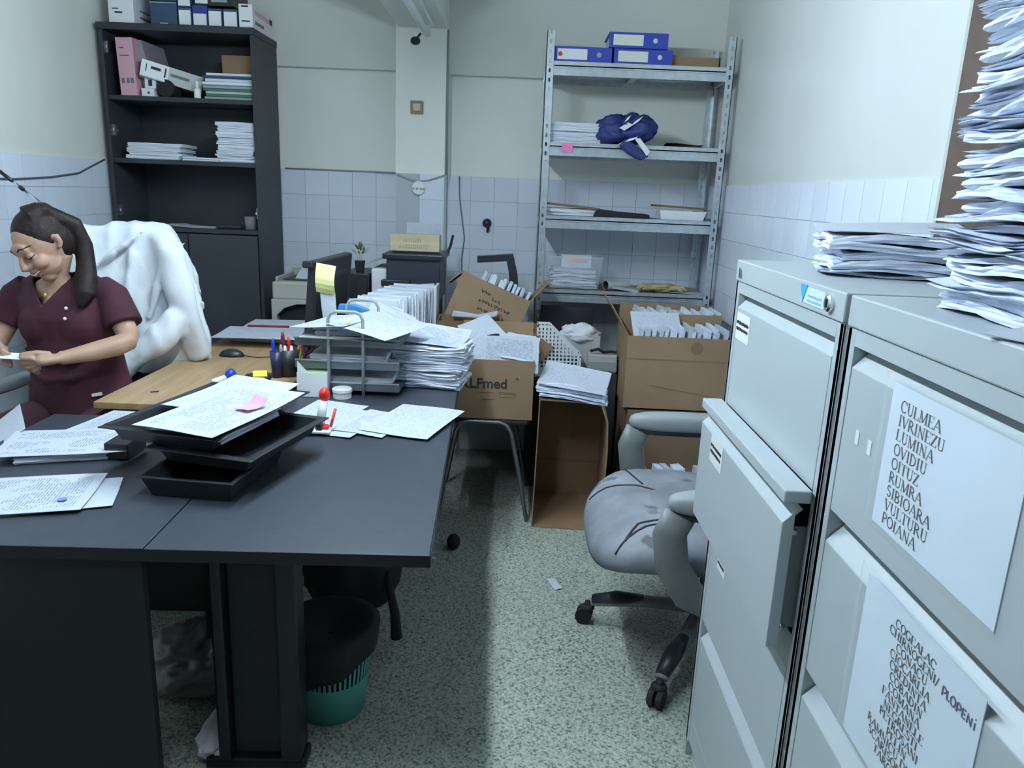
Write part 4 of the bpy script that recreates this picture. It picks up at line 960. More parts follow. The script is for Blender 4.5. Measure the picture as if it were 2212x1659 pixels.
# papers on the wooden desk
dossiers('desk', .30, .42, (.01, .014, .018), M_EDGE, .004, .002)
z = pile('paper_bundle', 'wide printed bundle at the far end of the wooden desk', 'papers', 'bundles at the far end of the wooden desk', 'desk', (-1.22, 3.88, WZ), .030, rotz=84, jr=4, jx=.01)
sheet('paper_sheet', 'printed sheet at the very back of the wooden desk bundles', (-1.19, 4.02, z+.004), -86, M_FORM3, .32, .50, seed=61)
sheet('paper_sheet', 'printed sheet on the front of the wooden desk bundles', (-1.235, 3.755, z+.007), -87, M_FORM3, .31, .50, seed=62)
solo(MB().tube([(-1.40, 3.895, z+.017), (-1.19, 3.92, z+.017)], .006, 8), 'pen', mat('dark_red', (0,0,0)), 'dark red pen lying on the wooden desk bundles', 'pen', smooth=True)
# monitor, seen from its back, notes stuck on its edge
t = thing('computer_monitor', 'black monitor turned to the seated person, yellow note on its edge', 'monitor', (-.93, 3.62, WZ))
mp = MB().box(-.022, .022, -.27, .27, 0, .36); mp.xf(Matrix.Translation((-.915, 3.62, WZ+.10)) @ Matrix.Rotation(R(-4), 4, 'Z') @ Matrix.Rotation(R(5), 4, 'Y'))
part(mp, 'screen_housing', M_BLACK, t, bevel=.008)
part(MB().obox((-.885, 3.62, WZ+.27), (.05, .36, .24), (0, 5, -4)), 'rear_bulge', M_BLACKS, t, bevel=.02)
part(MB().obox((-.895, 3.62, WZ+.11), (.03, .09, .2)), 'neck', M_BLACK, t)
part(MB().lathe((-.90, 3.62, WZ), [(.001, 0), (.115, 0), (.11, .012), (.001, .016)], 24), 'foot', M_BLACK, t)
t2 = part(MB().obox((-.918, 3.33, WZ+.445), (.045, .035, .03)), 'webcam', M_BLACK, t, bevel=.006)
def hang(name, label, x0, x1, y, z0, z1, mt, bend, sk=0):
    q = MB(); n = 7
    for k in range(n):
        f = k/(n-1); z = z1 + (z0-z1)*f; yo = y + bend*math.sin(f*2.6)
        q.v += [Vector((x0+sk*f, yo, z)), Vector((x1+sk*f, yo-.01*math.sin(f*3), z-.012)), Vector((x1+sk*f, yo-.01*math.sin(f*3)+.0012, z-.012)), Vector((x0+sk*f, yo+.0012, z))]
    for i in range(n-1):
        for k in range(4): q.f.append((i*4+k, i*4+(k+1)%4, i*4+4+(k+1)%4, i*4+4+k))
    q.f += [(0,3,2,1), tuple(4*(n-1)+k for k in range(4))]
    return solo(q, name, mt, label, 'note')
hang('sticky_note', 'yellow note sheet hanging on the near edge of the monitor', -.880, -.795, 3.325, WZ+.33, WZ+.455, M_YEL, -.03)
hang('paper_slip', 'narrow white slip hanging below the yellow note', -.868, -.80, 3.322, WZ+.12, WZ+.34, M_FORM3, -.02, .03)
t = thing('paper_cup', 'mint green cup behind the monitor edge', 'cup', (-1.03, 3.80, WZ))
part(MB().lathe((-1.03, 3.80, WZ), [(.001, .002), (.020, .002), (.031, .155), (.033, .155), (.022, 0), (.001, 0)], 18), 'cup', M_MINT, t, smooth=True)
part(MB().lathe((-1.03, 3.80, WZ+.15), [(.030, 0), (.0345, 0), (.0345, .008), (.030, .008)], 18), 'rim', M_WHITE, t)
# printers at the back
PZ = .7612
t = thing('laser_printer', 'beige and black printer left of the monitor', 'printer', (-1.22, 4.40, PZ))
part(MB().box(-1.375, -1.06, 4.23, 4.60, PZ+.15, PZ+.25), 'upper_body', M_BEIGE, t, bevel=.012)
part(MB().box(-1.375, -1.06, 4.27, 4.60, PZ, PZ+.15), 'lower_body', M_BLACKS, t, bevel=.008)
part(MB().prism([(-1.38, PZ), (-1.35, PZ), (-1.35, PZ+.06), (-1.31, PZ+.10), (-1.24, PZ+.125), (-1.06, PZ+.13), (-1.06, PZ+.152), (-1.38, PZ+.152)], 4.225, 4.275, 'y'), 'front_bezel', M_BEIGE, t, bevel=.004)
part(MB().box(-1.33, -1.08, 4.30, 4.56, PZ+.251, PZ+.256), 'output_tray', M_BLACK, t)
part(MB().box(-1.36, -1.345, 4.25, 4.58, PZ+.25, PZ+.275).box(-1.36, -1.06, 4.57, 4.585, PZ+.25, PZ+.30), 'raised_rim', M_BEIGE, t, bevel=.004)
part(MB().box(-1.16, -1.115, 4.2285, 4.2300, PZ+.207, PZ+.217), 'lettering', M_INK, t)
part(MB().prism([(4.36, PZ+.255), (4.37, PZ+.25), (4.60, PZ+.33), (4.59, PZ+.335)], -1.28, -1.08, 'x'), 'paper_support', M_FORM3, t)
t = thing('desktop_computer', 'black computer case carrying the small potted plant', 'computer', (-.90, 4.42, PZ))
part(MB().box(-.985, -.835, 4.26, 4.60, PZ, PZ+.31), 'case', M_BLACK, t, bevel=.006)
part(MB().box(-.975, -.845, 4.252, 4.26, PZ+.02, PZ+.29), 'front_panel', M_BLACKS, t, bevel=.004)
t = thing('potted_plant', 'small green plant in a square black pot', 'plant', (-.905, 4.36, PZ+.311))
part(MB().loft([[(-.925, 4.34, PZ+.311), (-.885, 4.34, PZ+.311), (-.885, 4.38, PZ+.311), (-.925, 4.38, PZ+.311)], [(-.932, 4.333, PZ+.375), (-.878, 4.333, PZ+.375), (-.878, 4.387, PZ+.375), (-.932, 4.387, PZ+.375)]]), 'pot', M_BLACK, t, bevel=.003)
for dx, h in ((-.014, .03), (.012, .035), (.0, .045)):
    part(MB().tube([(-.905+dx*.6, 4.36, PZ+.374), (-.905+dx, 4.36, PZ+.374+h)], .0035, 6), 'stem', mat('pale_stem', (.5, .45, .35), .6), t)
rnd = random.Random(5)
for i in range(34):
    a = rnd.uniform(0, 6.28); el = rnd.uniform(-.1, 1.3); r0 = rnd.uniform(.015, .03); l = rnd.uniform(.025, .05)
    c_ = Vector((-.905 + math.cos(a)*math.cos(el)*r0, 4.36 + math.sin(a)*math.cos(el)*r0, PZ+.41 + math.sin(el)*.03))
    d = Vector((math.cos(a)*math.cos(el), math.sin(a)*math.cos(el), math.sin(el)+.3)).normalized(); s_ = d.cross(Vector((0,0,1))).normalized()*.007
    part(MB().add([c_, c_+d*l*.5+s_, c_+d*l, c_+d*l*.5-s_, c_+d*l*.5+Vector((0,0,.002))], [(0,1,4), (1,2,4), (2,3,4), (3,0,4), (0,3,2,1)]), 'leaf', M_LEAF, t)
t = thing('white_printer', 'white printer partly hidden behind the black one', 'printer', (-.76, 4.45, PZ))
part(MB().box(-.825, -.74, 4.28, 4.60, PZ, PZ+.34), 'body', M_WHITE, t, bevel=.008)
part(MB().prism([(-.86, PZ+.352), (-.74, PZ+.40), (-.74, PZ+.41), (-.86, PZ+.362)], 4.3, 4.6, 'y'), 'lid', M_GREYP, t)
t = thing('black_printer', 'black printer beneath the wooden box', 'printer', (-.58, 4.42, PZ))
part(MB().box(-.735, -.435, 4.255, 4.61, PZ+.17, PZ+.425), 'upper_body', mat('navy_black', (.022, .028, .045), .5), t, bevel=.006)
part(MB().box(-.755, -.415, 4.235, 4.63, PZ+.40, PZ+.43), 'lid', M_BLACK, t, bevel=.006)
part(MB().box(-.72, -.45, 4.29, 4.60, PZ, PZ+.17), 'lower_body', M_BLACKS, t, bevel=.006)
part(MB().box(-.76, -.60, 4.22, 4.30, PZ+.25, PZ+.285), 'output_flap', M_BLACK, t, bevel=.004)
part(MB().tube([(-.43, 4.5, PZ+.40), (-.405, 4.55, PZ+.46), (-.395, 4.6, PZ+.52)], .008, 8), 'paper_guide', M_BLACK, t, smooth=True)
t = thing('wooden_box', 'small pale wooden box with faint lettering on the black printer', 'box', (-.58, 4.36, PZ+.431))
part(MB().box(-.722, -.445, 4.30, 4.42, PZ+.442, PZ+.535), 'body', M_WOODL, t, bevel=.002)
part(MB().box(-.71, -.455, 4.31, 4.41, PZ+.431, PZ+.442), 'foot_strip', M_BLACK, t)
fq = MB(); rnd = random.Random(11)
for z0, u0, u1, h in ((.500, -.645, -.55, .016), (.475, -.665, -.50, .008), (.462, -.67, -.51, .008)):
    u = u0
    while u < u1: l = rnd.uniform(.004, .010); fq.box(u, u+l*.6, 4.2985, 4.2998, PZ+z0-h/2, PZ+z0+h/2*rnd.uniform(.5, 1.6)); u += l+.003
part(fq, 'faint_lettering', mat('burnt_mark', (.38, .33, .22), .7), t)
solo(sheet_mb(.17, .20, seed=70), 'paper_sheet', M_PAPER, 'white sheet standing in the paper feed behind the wooden box', 'paper', loc=(-.58, 4.55, PZ+.49), rot=(R(82), 0, 0))
# the row of standing files
rnd = random.Random(3)
upv = [MB().loft([[(-.115, -h_, 0), (.115, -h_, 0), (.115, h_, 0), (-.115, h_, 0)], [(-.117+a*.004, -h_*1.5, .15), (.119, -h_*1.5, .15), (.119, h_*1.5, .15), (-.117, h_*1.5, .15)],
        [(-.113+a*.01, -h_*1.1, .295+b_), (.118, -h_*1.0, .30-b_), (.118, h_*1.0, .30-b_), (-.113+a*.01, h_*1.1, .295+b_)]]).mesh('standing_file', M_EDGE if i % 3 else M_PAPER) for i, (h_, a, b_) in enumerate(((.010, .3, .008), (.013, -1, 0), (.008, 1, .012), (.011, 0, -.006), (.014, -.5, .004)))]
y = 3.46; k = 0
while y < 4.12:
    f = (y-3.46)/.66; x = -.655 + .105*f
    o = put('standing_file', upv[k % 5], None, (x + rnd.uniform(-.008, .008), y, .742), (R(-9+rnd.uniform(-3, 3)), R(rnd.uniform(-1.5, 1.5)), R(6+rnd.uniform(-3, 3))))
    tag(o, 'white file standing in the long row behind the wire trays', 'file', 'row of standing white files'); y += .0275; k += 1
for i, (x, y, ry, rx, lab) in enumerate(((-.69, 3.397, 20, -16, 'white file slumped to the right at the front of the row'), (-.68, 3.355, 26, -18, 'frontmost white file slumped over in the row'), (-.71, 3.437, 12, -12, 'white file leaning third from the front of the row'))):
    o = put('standing_file', upv[i], None, (x+.02, y, .742), (R(rx), R(ry), R(4))); tag(o, lab, 'file', 'slumped files at the front of the row')
solo(MB().prism([(-.80, 1.00), (-.79, 1.035), (-.72, 1.035), (-.66, 1.015), (-.655, 1.0)], 3.345, 3.375, 'y'), 'blue_folder', mat('sky_blue_plastic', (.07, .32, .70), .35), 'bright blue folder edge among the front files', 'folder', bevel=.004, loc=None)
solo(MB().box(-.44, -.425, 4.0, 4.16, .742, 1.05), 'standing_file', M_WHITE, 'white binder closing the far right end of the row', 'file', bevel=.003)
# striped arched letter rack in front of the files
t = thing('letter_rack', 'small black arched rack with white slips before the files', 'rack', (-.78, 3.31, .742))
pts = [(-.70+.0, 3.30, .742)] + [(-.775+.075*math.cos(R(a)), 3.30, .86+.055*math.sin(R(a))) for a in range(0, 181, 20)] + [(-.85, 3.30, .742)]
part(MB().tube(pts, .006, 8), 'arch', M_GREYL, t, smooth=True)
part(MB().prism([(p[0], p[2]) for p in pts], 3.305, 3.33, 'y'), 'back_plate', M_BLACK, t)
for i in range(6): part(MB().obox((-.825+.02*i, 3.302, .865), (.006, .004, .06), (0, 25, 0)), 'white_slip', M_WHITE, t)
# wire letter tray organiser
t = thing('wire_letter_tray', 'three tier grey wire letter tray full of papers', 'letter tray', (-.65, 3.0, DZ))
for i, z in enumerate((.018, .105, .195)):
    tr = part(MB().box(-.86, -.45, 2.90, 3.20, DZ+z, DZ+z+.004).box(-.86, -.45, 2.897, 2.90, DZ+z, DZ+z+.03).box(-.86, -.45, 3.20, 3.203, DZ+z, DZ+z+.03), 'tier', M_STEELD, t)
    for yw in (2.895, 3.205): part(MB().tube([(-.86, yw, DZ+z+.032), (-.45, yw, DZ+z+.032)], .004, 6), 'rim_wire', M_GREYP, tr, smooth=True)
def upost(y, x0, x1, top):
    pts = [(x0, y, DZ), (x0, y, DZ+top-.03), (x0+.01, y, DZ+top-.008), (x0+.03, y, DZ+top)] + [(x1-.03, y, DZ+top), (x1-.01, y, DZ+top-.008), (x1, y, DZ+top-.03), (x1, y, DZ)]
    return MB().tube(pts, .0065, 8)
part(upost(2.885, -.725, -.59, .335), 'wire_hoop', M_GREYP, t, smooth=True); part(upost(3.215, -.725, -.59, .335), 'wire_hoop', M_GREYP, t, smooth=True)
part(MB().tube([(-.86, 2.885, DZ+.23), (-.51, 2.885, DZ+.235)], .005, 8), 'cross_wire', M_GREYP, t, smooth=True)
pile('paper_bundle', 'bundle in the bottom tier of the wire letter tray', 'papers', 'bundles in the bottom tier of the wire tray', 'a4x', (-.64, 3.05, DZ+.023), .03, jr=4)
pile('paper_bundle', 'bundle in the middle tier of the wire letter tray', 'papers', 'bundles in the middle tier of the wire tray', 'a4x', (-.66, 3.05, DZ+.11), .025, jr=3)
sheet('file_folder', 'grey folder jutting from the top tier of the wire tray', (-.66, 3.0, DZ+.225), 4, M_GREYP, .36, .27, seed=81, cat='folder', ry=3)
z = pile('paper_bundle', 'bundle in the top tier of the wire letter tray', 'papers', 'bundles in the top tier of the wire tray', 'a4x', (-.64, 3.03, DZ+.232), .03, jr=5)
sheet('paper_sheet', 'printed form draped over the top of the wire tray, left one', (-.725, 3.03, z+.008), -16, M_FORM3, .24, .32, curl=.0, seed=82, ry=-5)
sheet('paper_sheet', 'printed form draped over the top of the wire tray, right one', (-.55, 3.00, z+.005), -20, M_FORM3, .27, .36, seed=83, ry=9)
solo(MB().obox((-.665, 2.93, z+.022), (.028, .035, .002), (0, -4, -10)), 'sticky_note', M_YELB, 'small yellow flag on the wire tray papers', 'note')
# pile of papers at the desk corner
dossiers('corner', .30, .235, (.008, .011, .014, .018, .009), M_EDGE, .009, .004)
z = pile('paper_dossier', 'wavy dossier in the pile at the far aisle corner of the desk', 'papers', 'dossiers at the far desk corner', 'corner', (-.352, 3.165, DZ), .165, rotz=-6, jx=.014, jy=.012, jr=5, tilt=1)
sheet('paper_sheet', 'curving printed table sheet on top of the corner dossiers', (-.365, 3.18, z+.012), -10, M_FORM2, .31, .25, curl=.035, seed=85, ry=4)

# ================================================================== BOXES
def carton(name, label, w_, d_, h, loc, rot, flaps=(), mt=M_CARD, inner=M_CARDI, th=.005, cat='cardboard box', group=None):
    """open carton; local origin at the base centre; flaps: (side, length, angle from upright)"""
    t = thing(name, label, cat, loc, rot=rot, group=group, local=True); a, b = w_/2, d_/2
    part(MB().box(-a, a, -b, b, 0, th), 'base', mt, t)
    front = part(MB().box(-a, a, -b, -b+th, th, h), 'front_wall', mt, t)
    part(MB().box(-a, a, b-th, b, th, h), 'back_wall', inner, t)
    part(MB().box(-a, -a+th, -b+th, b-th, th, h), 'side_wall', mt, t); part(MB().box(a-th, a, -b+th, b-th, th, h), 'side_wall', mt, t)
    for s, l, an in flaps:
        q = MB()
        if s in 'fb':
            sg = -1 if s == 'f' else 1
            q.box(-a+.004, a-.004, -th/2, th/2, 0, l); q.xf(Matrix.Translation((0, sg*(b-th/2), h+.001)) @ Matrix.Rotation(R(-sg*an), 4, 'X'))
        else:
            sg = -1 if s == 'l' else 1
            q.box(-th/2, th/2, -b+.004, b-.004, 0, l); q.xf(Matrix.Translation((sg*(a-th/2), 0, h+.001)) @ Matrix.Rotation(R(sg*an), 4, 'Y'))
        part(q, 'flap', mt, t)
    return t, front
# visitor chair carrying the KLFmed box
t = thing('visitor_chair', 'metal framed visitor chair under the lettered cardboard box', 'chair', (-.09, 3.62, 0))
part(MB().box(-.275, .085, 3.43, 3.84, .475, .505), 'seat', M_BLACK, t, bevel=.012)
for y0, y1 in ((3.40, 3.43), (3.86, 3.84)):
    pts = [(-.345, y0, 0), (-.30, y0, .25), (-.265, y1, .44), (-.245, y1, .475), (-.20, y1, .488), (-.06, y1, .488), (-.025, y1, .475), (.0, y1, .44), (.045, y0, .25), (.092, y0, 0)]
    part(MB().tube(pts, .010, 10), 'leg_frame', M_STEELD, t, smooth=True)
part(MB().tube([(-.24, 3.84, .46), (-.24, 3.86, .60)], .01, 8), 'back_upright', M_STEELD, t)
kt, kf = carton('cardboard_box', 'brown cardboard box with bold lettering heaped with papers', .362, .36, .285, (-.085, 3.605, .506), (0, 0, R(0)), (('b', .12, 10), ('l', .1, 125)))
text('KLFmed', .066, M_INK, kf, (-.163, -.1806, .150), (R(90), 0, 0), 'box_lettering', True)
text('®', .018, M_INK, kf, (.098, -.1806, .19), (R(90), 0, 0), 'box_lettering')
fq = MB(); 
for x0, x1, z0, z1 in ((-.07, -.01, .128, .130), (.02, .10, .130, .1315), (.022, .098, .108, .122), (-.06, .0, .093, .097)):
    if z1 - z0 > .01:
        for q in ((x0, x1, z0, z0+.0012), (x0, x1, z1, z1+.0012), (x0, x0+.0012, z0, z1), (x1, x1+.0012, z0, z1)): fq.box(q[0], q[1], -.1812, -.1802, q[2], q[3])
    else: fq.box(x0, x1, -.1812, -.1802, z0, z1)
part(fq, 'small_print', mat('brown_print', (.14, .10, .07), .8), kf)
rnd = random.Random(9)
for i in range(9):
    o = put('paper_bundle', VAR['a4x'][i % 4][0], None, (-.085+rnd.uniform(-.012,.012), 3.62+rnd.uniform(-.02,.03), .53+i*.027), (R(rnd.uniform(-3,3)), R(rnd.uniform(-4,4)), R(rnd.uniform(-4,4))))
    tag(o, 'white bundle heaped in the lettered cardboard box', 'papers', 'papers in the lettered box')
sheet('paper_sheet', 'form standing upright at the front of the lettered box', (-.02, 3.462, .812), 0, M_FORM, .27, .17, seed=91, rx=72)
sheet('paper_sheet', 'form slanting to the left in the lettered box', (-.17, 3.52, .822), 14, M_FORM3, .20, .19, seed=92, rx=58, ry=-10)
sheet('paper_sheet', 'white form lying on top of the lettered box heap', (-.02, 3.62, .838), 5, M_FORM3, .27, .21, seed=93, rx=12, ry=4)
sheet('paper_sheet', 'white form at the right corner of the lettered box', (.03, 3.53, .832), -6, M_FORM3, .16, .20, seed=94, rx=26, ry=8)
sheet('paper_sheet', 'tilted white form pointing up behind the lettered box heap', (-.15, 3.69, .862), 30, M_PAPER, .18, .24, seed=95, rx=26, ry=-16)
solo(MB().obox((-.105, 3.56, .872), (.058, .04, .02), (30, 0, -8)), 'ink_pad', M_BLACK, 'small black ink pad on the lettered box papers', 'ink pad', bevel=.003)
solo(MB().obox((-.03, 3.50, .868), (.04, .025, .002), (40, 0, 0)), 'sticky_note', M_HOTP, 'hot pink flag on the lettered box papers', 'note')
# tilted handwritten box on the side table
bt, bf = carton('cardboard_box', 'tilted brown box with handwriting and a row of files', .40, .34, .27, (-.215, 4.20, .785), (R(-8), R(22), 0), (('r', .16, 20), ('l', .10, 150)))
def hand(parent, lines, y, mt, seed, r=.0024):
    rnd = random.Random(seed); q = MB()
    for x0, x1, z, h in lines:
        x = x0
        while x < x1:
            w_ = rnd.uniform(.010, .018)
            pl = [(x, z+rnd.uniform(0, h)), (x+w_*.3, z+rnd.uniform(.6*h, h)), (x+w_*.6, z+rnd.uniform(0, .4*h)), (x+w_, z+rnd.uniform(0, h))]
            q.tube([(a, y, b) for a, b in pl], r, 5); x += w_ + .004
    return part(q, 'handwriting', mt, parent, kind='stuff')
hand(bf, ((-.07, -.01, .205, .02), (0, .05, .185, .02), (-.06, .12, .15, .024), (-.05, .03, .11, .02)), -.1708, M_INK, 2)
rnd = random.Random(4)
fm = [MB().box(-.008, .008, -.13, .13, 0, .245).mesh('box_file', m) for m in (M_PAPER, M_EDGE, M_GREYL, M_BLUED, M_EDGE2)]
rm = Matrix.Translation((-.215, 4.20, .785)) @ Euler((R(-8), R(22), 0)).to_matrix().to_4x4()
for i in range(15):
    p = rm @ Vector((-.095 + i*.0185, .0, .03+rnd.uniform(.035, .055)))
    o = put('box_file', fm[rnd.choice((0, 1, 0, 2, 3, 4, 1))], None, p, (R(-8), R(22+rnd.uniform(-2, 4)), 0)); tag(o, 'slim file standing in the tilted handwritten box', 'file', 'files in the tilted box')
solo(MB().prism([(-.235, 1.185), (-.03, 1.205), (.0, 1.09), (.02, .90), (-.03, .90), (-.05, 1.09), (-.065, 1.16), (-.235, 1.145)], 4.40, 4.425, 'y'), 'broken_picture', M_BLACK, 'black picture frame corner rising behind the tilted box files', 'picture frame', bevel=.003)
# open low box in front of it
carton('cardboard_box', 'low open brown box between the tilted and lettered boxes', .33, .16, .20, (-.235, 3.96, .70), (R(4), R(-2), 0), (), M_CARDD)
solo(MB().prism([(-.34, .90), (-.16, .895), (-.10, .91), (-.095, .935), (-.2, .912), (-.33, .928)], 3.95, 3.99, 'y'), 'crumpled_paper', M_PAPER, 'crumpled white paper on the low open box', 'paper', bevel=.004)
carton('cardboard_box', 'slanting brown box corner beside the metal rack post', .16, .2, .22, (.02, 4.02, .64), (R(6), R(34), 0), (), M_CARD)
carton('cardboard_box', 'plain brown box on the side table behind the papers', .30, .14, .14, (-.30, 3.74, .743), (0, 0, R(4)), ())if False else None
solo(MB().ell((-.345, 3.62, .765), (.065, .06, .035)), 'green_pouch', mat('dark_green', (.03, .13, .10), .5), 'dark green pouch behind the corner dossiers', 'pouch', smooth=True)
# open box lying on its side
t = thing('cardboard_box', 'empty brown box lying on its side, opening to the camera', 'cardboard box', (.29, 3.55, 0), rot=(0, 0, R(-3)))
h = .625
part(MB().box(-.165, .165, -.22, .22, 0, .005), 'lower_wall', M_CARDI, t)
part(MB().box(-.165, .165, .215, .22, .005, h), 'base', M_CARDI, t)
part(MB().prism([(-.165, .005), (-.160, .005), (-.150, h), (-.155, h)], -.22, .215, 'y'), 'side_wall', M_CARD, t)
part(MB().prism([(.165, .005), (.160, .005), (.168, .40), (.160, .54), (.130, .615), (.133, .62), (.166, .545), (.174, .40)], -.22, .215, 'y'), 'side_wall', M_CARD, t)
part(MB().prism([(-.155, h), (.132, h-.005), (.132, h+.001), (-.155, h+.006)], -.20, .215, 'y'), 'upper_wall', M_CARD, t)
part(MB().box(-.004, .0, .211, .2149, .005, h-.02), 'tape_seam', M_CARD, t)
part(MB().box(-.163, .163, .2125, .2149, .19, .195), 'crease', M_CARDD, t)
rnd = random.Random(6)
for i in range(4):
    o = put('paper_bundle', VAR['a4wx'][i][0], None, (.285+rnd.uniform(-.01,.01), 3.46+.01*i, .634+.014*i), (R(1), R(5), R(-8+rnd.uniform(-4, 4)))); tag(o, 'white bundle lying on the upturned empty box', 'papers', 'papers on the empty box')
sheet('paper_sheet', 'curled printed sheet on top of the empty box papers', (.29, 3.47, .70), -12, M_FORM3, .32, .23, curl=.02, seed=97, ry=6, rx=10)
# white perforated magazine holder
t = thing('magazine_holder', 'white perforated magazine holder beside the rack post', 'magazine holder', (.24, 3.97, .60))
def holder(y): 
    q = MB(); z0 = .60; n = 11
    x0, x1 = .115, .355; zt0, zt1 = .878, .72
    def top(x): return zt0 if x < .185 else zt0 + (zt1-zt0)*(x-.185)/(x1-.185)
    q.box(x0, x1, y, y+.003, z0, z0+.045)
    nx = 12; dx = (x1-x0)/nx
    for i in range(nx):
        xa = x0+i*dx; tz = top(xa+dx*.5)
        q.box(xa, xa+dx*.42, y, y+.003, z0+.045, tz)
        z = z0+.045
        while z < tz-.004: q.box(xa+dx*.42, xa+dx, y, y+.003, z, min(z+.007, tz)); z += .020
    q.prism([(x0, zt0), (.185, zt0), (x1, zt1), (x1, zt1-.012), (.183, zt0-.010), (x0, zt0-.010)], y-.001, y+.004, 'y')
    q.box(x0, x0+.008, y-.001, y+.004, z0, zt0); q.box(x1-.008, x1, y-.001, y+.004, z0, zt1)
    return q
part(holder(3.92), 'perforated_side', M_WHITE, t); part(holder(4.03), 'perforated_side', M_WHITE, t)
part(MB().box(.13, .34, 3.945, 4.01, .604, .70), 'papers', M_BLUED, t)
part(MB().box(.352, .355, 3.92, 4.03, .60, .72).box(.115, .118, 3.92, 4.03, .60, .878).box(.115, .355, 3.92, 4.03, .60, .603), 'end_walls', M_WHITE, t)
solo(MB().box(.08, .42, 3.86, 4.34, .0, .598), 'low_cupboard', M_DESKP, 'dark low cupboard under the magazine holder', 'cupboard', bevel=.003)
t = thing('computer_screen', 'black flat screen lying under the lowest rack shelf', 'monitor', (.30, 4.37, .60))
part(MB().obox((.29, 4.30, .765), (.30, .03, .32), (-8, 2, 0)), 'panel', M_BLACKS, t, bevel=.006); part(MB().obox((.29, 4.34, .61), (.16, .12, .02)), 'foot', M_BLACK, t)
t = thing('white_crate', 'white plastic crate with wrinkled bags behind the magazine holder', 'crate', (.36, 4.14, .60))
part(MB().box(.26, .47, 4.09, 4.094, .622, .80).box(.466, .47, 4.094, 4.22, .622, .80).box(.26, .264, 4.094, 4.22, .622, .80).box(.26, .47, 4.216, 4.22, .622, .80), 'walls', M_GREYL, t, bevel=.001)
part(crumple((.36, 4.15, .80), (.11, .07, .055), 5.5, amp=.3), 'crumpled_bag', M_COAT, t, smooth=True)
t = thing('old_computer', 'grey beige computer case lying behind the large carton', 'computer', (.48, 4.02, .62))
part(MB().box(.40, .555, 3.98, 4.06, .62, .72), 'case', M_GREYL, t, bevel=.006); part(MB().box(.40, .555, 3.972, 3.98, .63, .685), 'front_panel', M_GREYP, t, bevel=.003)
part(MB().tube([(.41, 4.0, .735), (.45, 3.99, .75), (.48, 4.0, .730), (.52, 3.99, .738), (.55, 4.02, .73)], .008, 8), 'cable', M_BLACK, t, smooth=True)
solo(MB().box(.425, .56, 3.97, 4.36, 0, .618), 'low_cupboard', M_BOOK, 'black low cupboard under the grey computer case', 'cupboard', bevel=.003)
# large carton full of files
LT, LF = carton('cardboard_box', 'large brown carton packed with white files beside the filing cabinet', .52, .46, .37, (.825, 3.925, .512), (0, 0, R(-1)), (('l', .17, 32), ('b', .10, 6)))
part(MB().box(-.26, .26, -.232, -.2302, .255, .258).prism([(-.14, .125), (.26, .065), (.26, .062), (-.14, .122)], -.232, -.2302, 'y'), 'crease', M_CARD, LF)
part(MB().lathe((.085, -.2302, .318), [(.026, 0), (.031, 0), (.031, .0006), (.026, .0006)], 24, 'y'), 'round_stamp', M_CARDD, LF)
rnd = random.Random(8)
fm2 = [MB().box(-.009, .009, -.10, .10, 0, .31).mesh('carton_file', m) for m in (M_PAPER, M_EDGE, M_EDGE2)]
for row, yy in ((0, 3.805), (1, 4.035)):
    for i in range(21):
        o = put('carton_file', fm2[rnd.randrange(3)], None, (.60+i*.0212, yy, .595+rnd.uniform(0, .03)+row*.05), (0, R(7+rnd.uniform(-3, 3)), R(rnd.uniform(-2, 2)))); tag(o, ('white file standing in the front row of the large carton', 'white file standing in the back row of the large carton')[row], 'file', ('front row of files in the large carton', 'back row of files in the large carton')[row])
solo(MB().box(.565, 1.075, 3.92, 3.926, .62, .965), 'divider_card', M_CARD, 'brown divider between the two file rows in the large carton', 'divider')
sheet('paper_sheet', 'printed form leaning on the files in the large carton', (.715, 3.79, .915), 3, M_FORM3, .25, .20, seed=98, rx=38)
carton('cardboard_box', 'brown carton supporting the large carton', .50, .44, .50, (.83, 3.93, .001), (0, 0, R(2)), (), M_CARDD)
rnd = random.Random(12)
for i in range(9):
    o = put('floor_file', fm2[i % 3], None, (.60+.05*i, 3.42+rnd.uniform(-.01, .01), .001), (R(-8), R(rnd.uniform(-6, 6)), R(rnd.uniform(-5, 5)))); o.scale = (1.6, .6, .95)
    tag(o, 'white file standing on the floor behind the grey chair', 'file', 'files on the floor behind the grey chair')
sheet('paper_scrap', 'small white paper scrap on the floor of the aisle', (.203, 2.80, .001), 20, M_PAPER, .035, .09, seed=99)
# ================================================================== UNDER THE DESK
t = thing('waste_basket', 'teal plastic waste basket under the right desk', 'waste basket', (-.515, 2.005, 0), rot=(0, R(0), 0), local=True)
q = MB(); n = 48
def ringr(r, z): return [(r*math.cos(2*math.pi*k/n), r*math.sin(2*math.pi*k/n), z) for k in range(n)]
def skirt(r): return [(r*.93*math.cos(2*math.pi*k/n), r*.93*math.sin(2*math.pi*k/n), .185+.055*math.cos(2*math.pi*k/n-.5)+.006*math.sin(7*2*math.pi*k/n)) for k in range(n)]
part(MB().loft([ringr(.002, .002), ringr(.098, .002), ringr(.112, .125)], False), 'lower_shell', M_TEAL, t, smooth=True)
for k in range(n):
    a = 2*math.pi*(k+.25)/n; b_ = 2*math.pi*(k+.75)/n
    q.add([(r*math.cos(g), r*math.sin(g), z) for z, r in ((.125, .112), (.25, .128)) for g in (a, b_)] + [((r-.003)*math.cos(g), (r-.003)*math.sin(g), z) for z, r in ((.125, .112), (.25, .128)) for g in (a, b_)], [(0,1,3,2), (4,6,7,5), (0,2,6,4), (1,5,7,3)])
part(q, 'slats', M_TEAL, t)
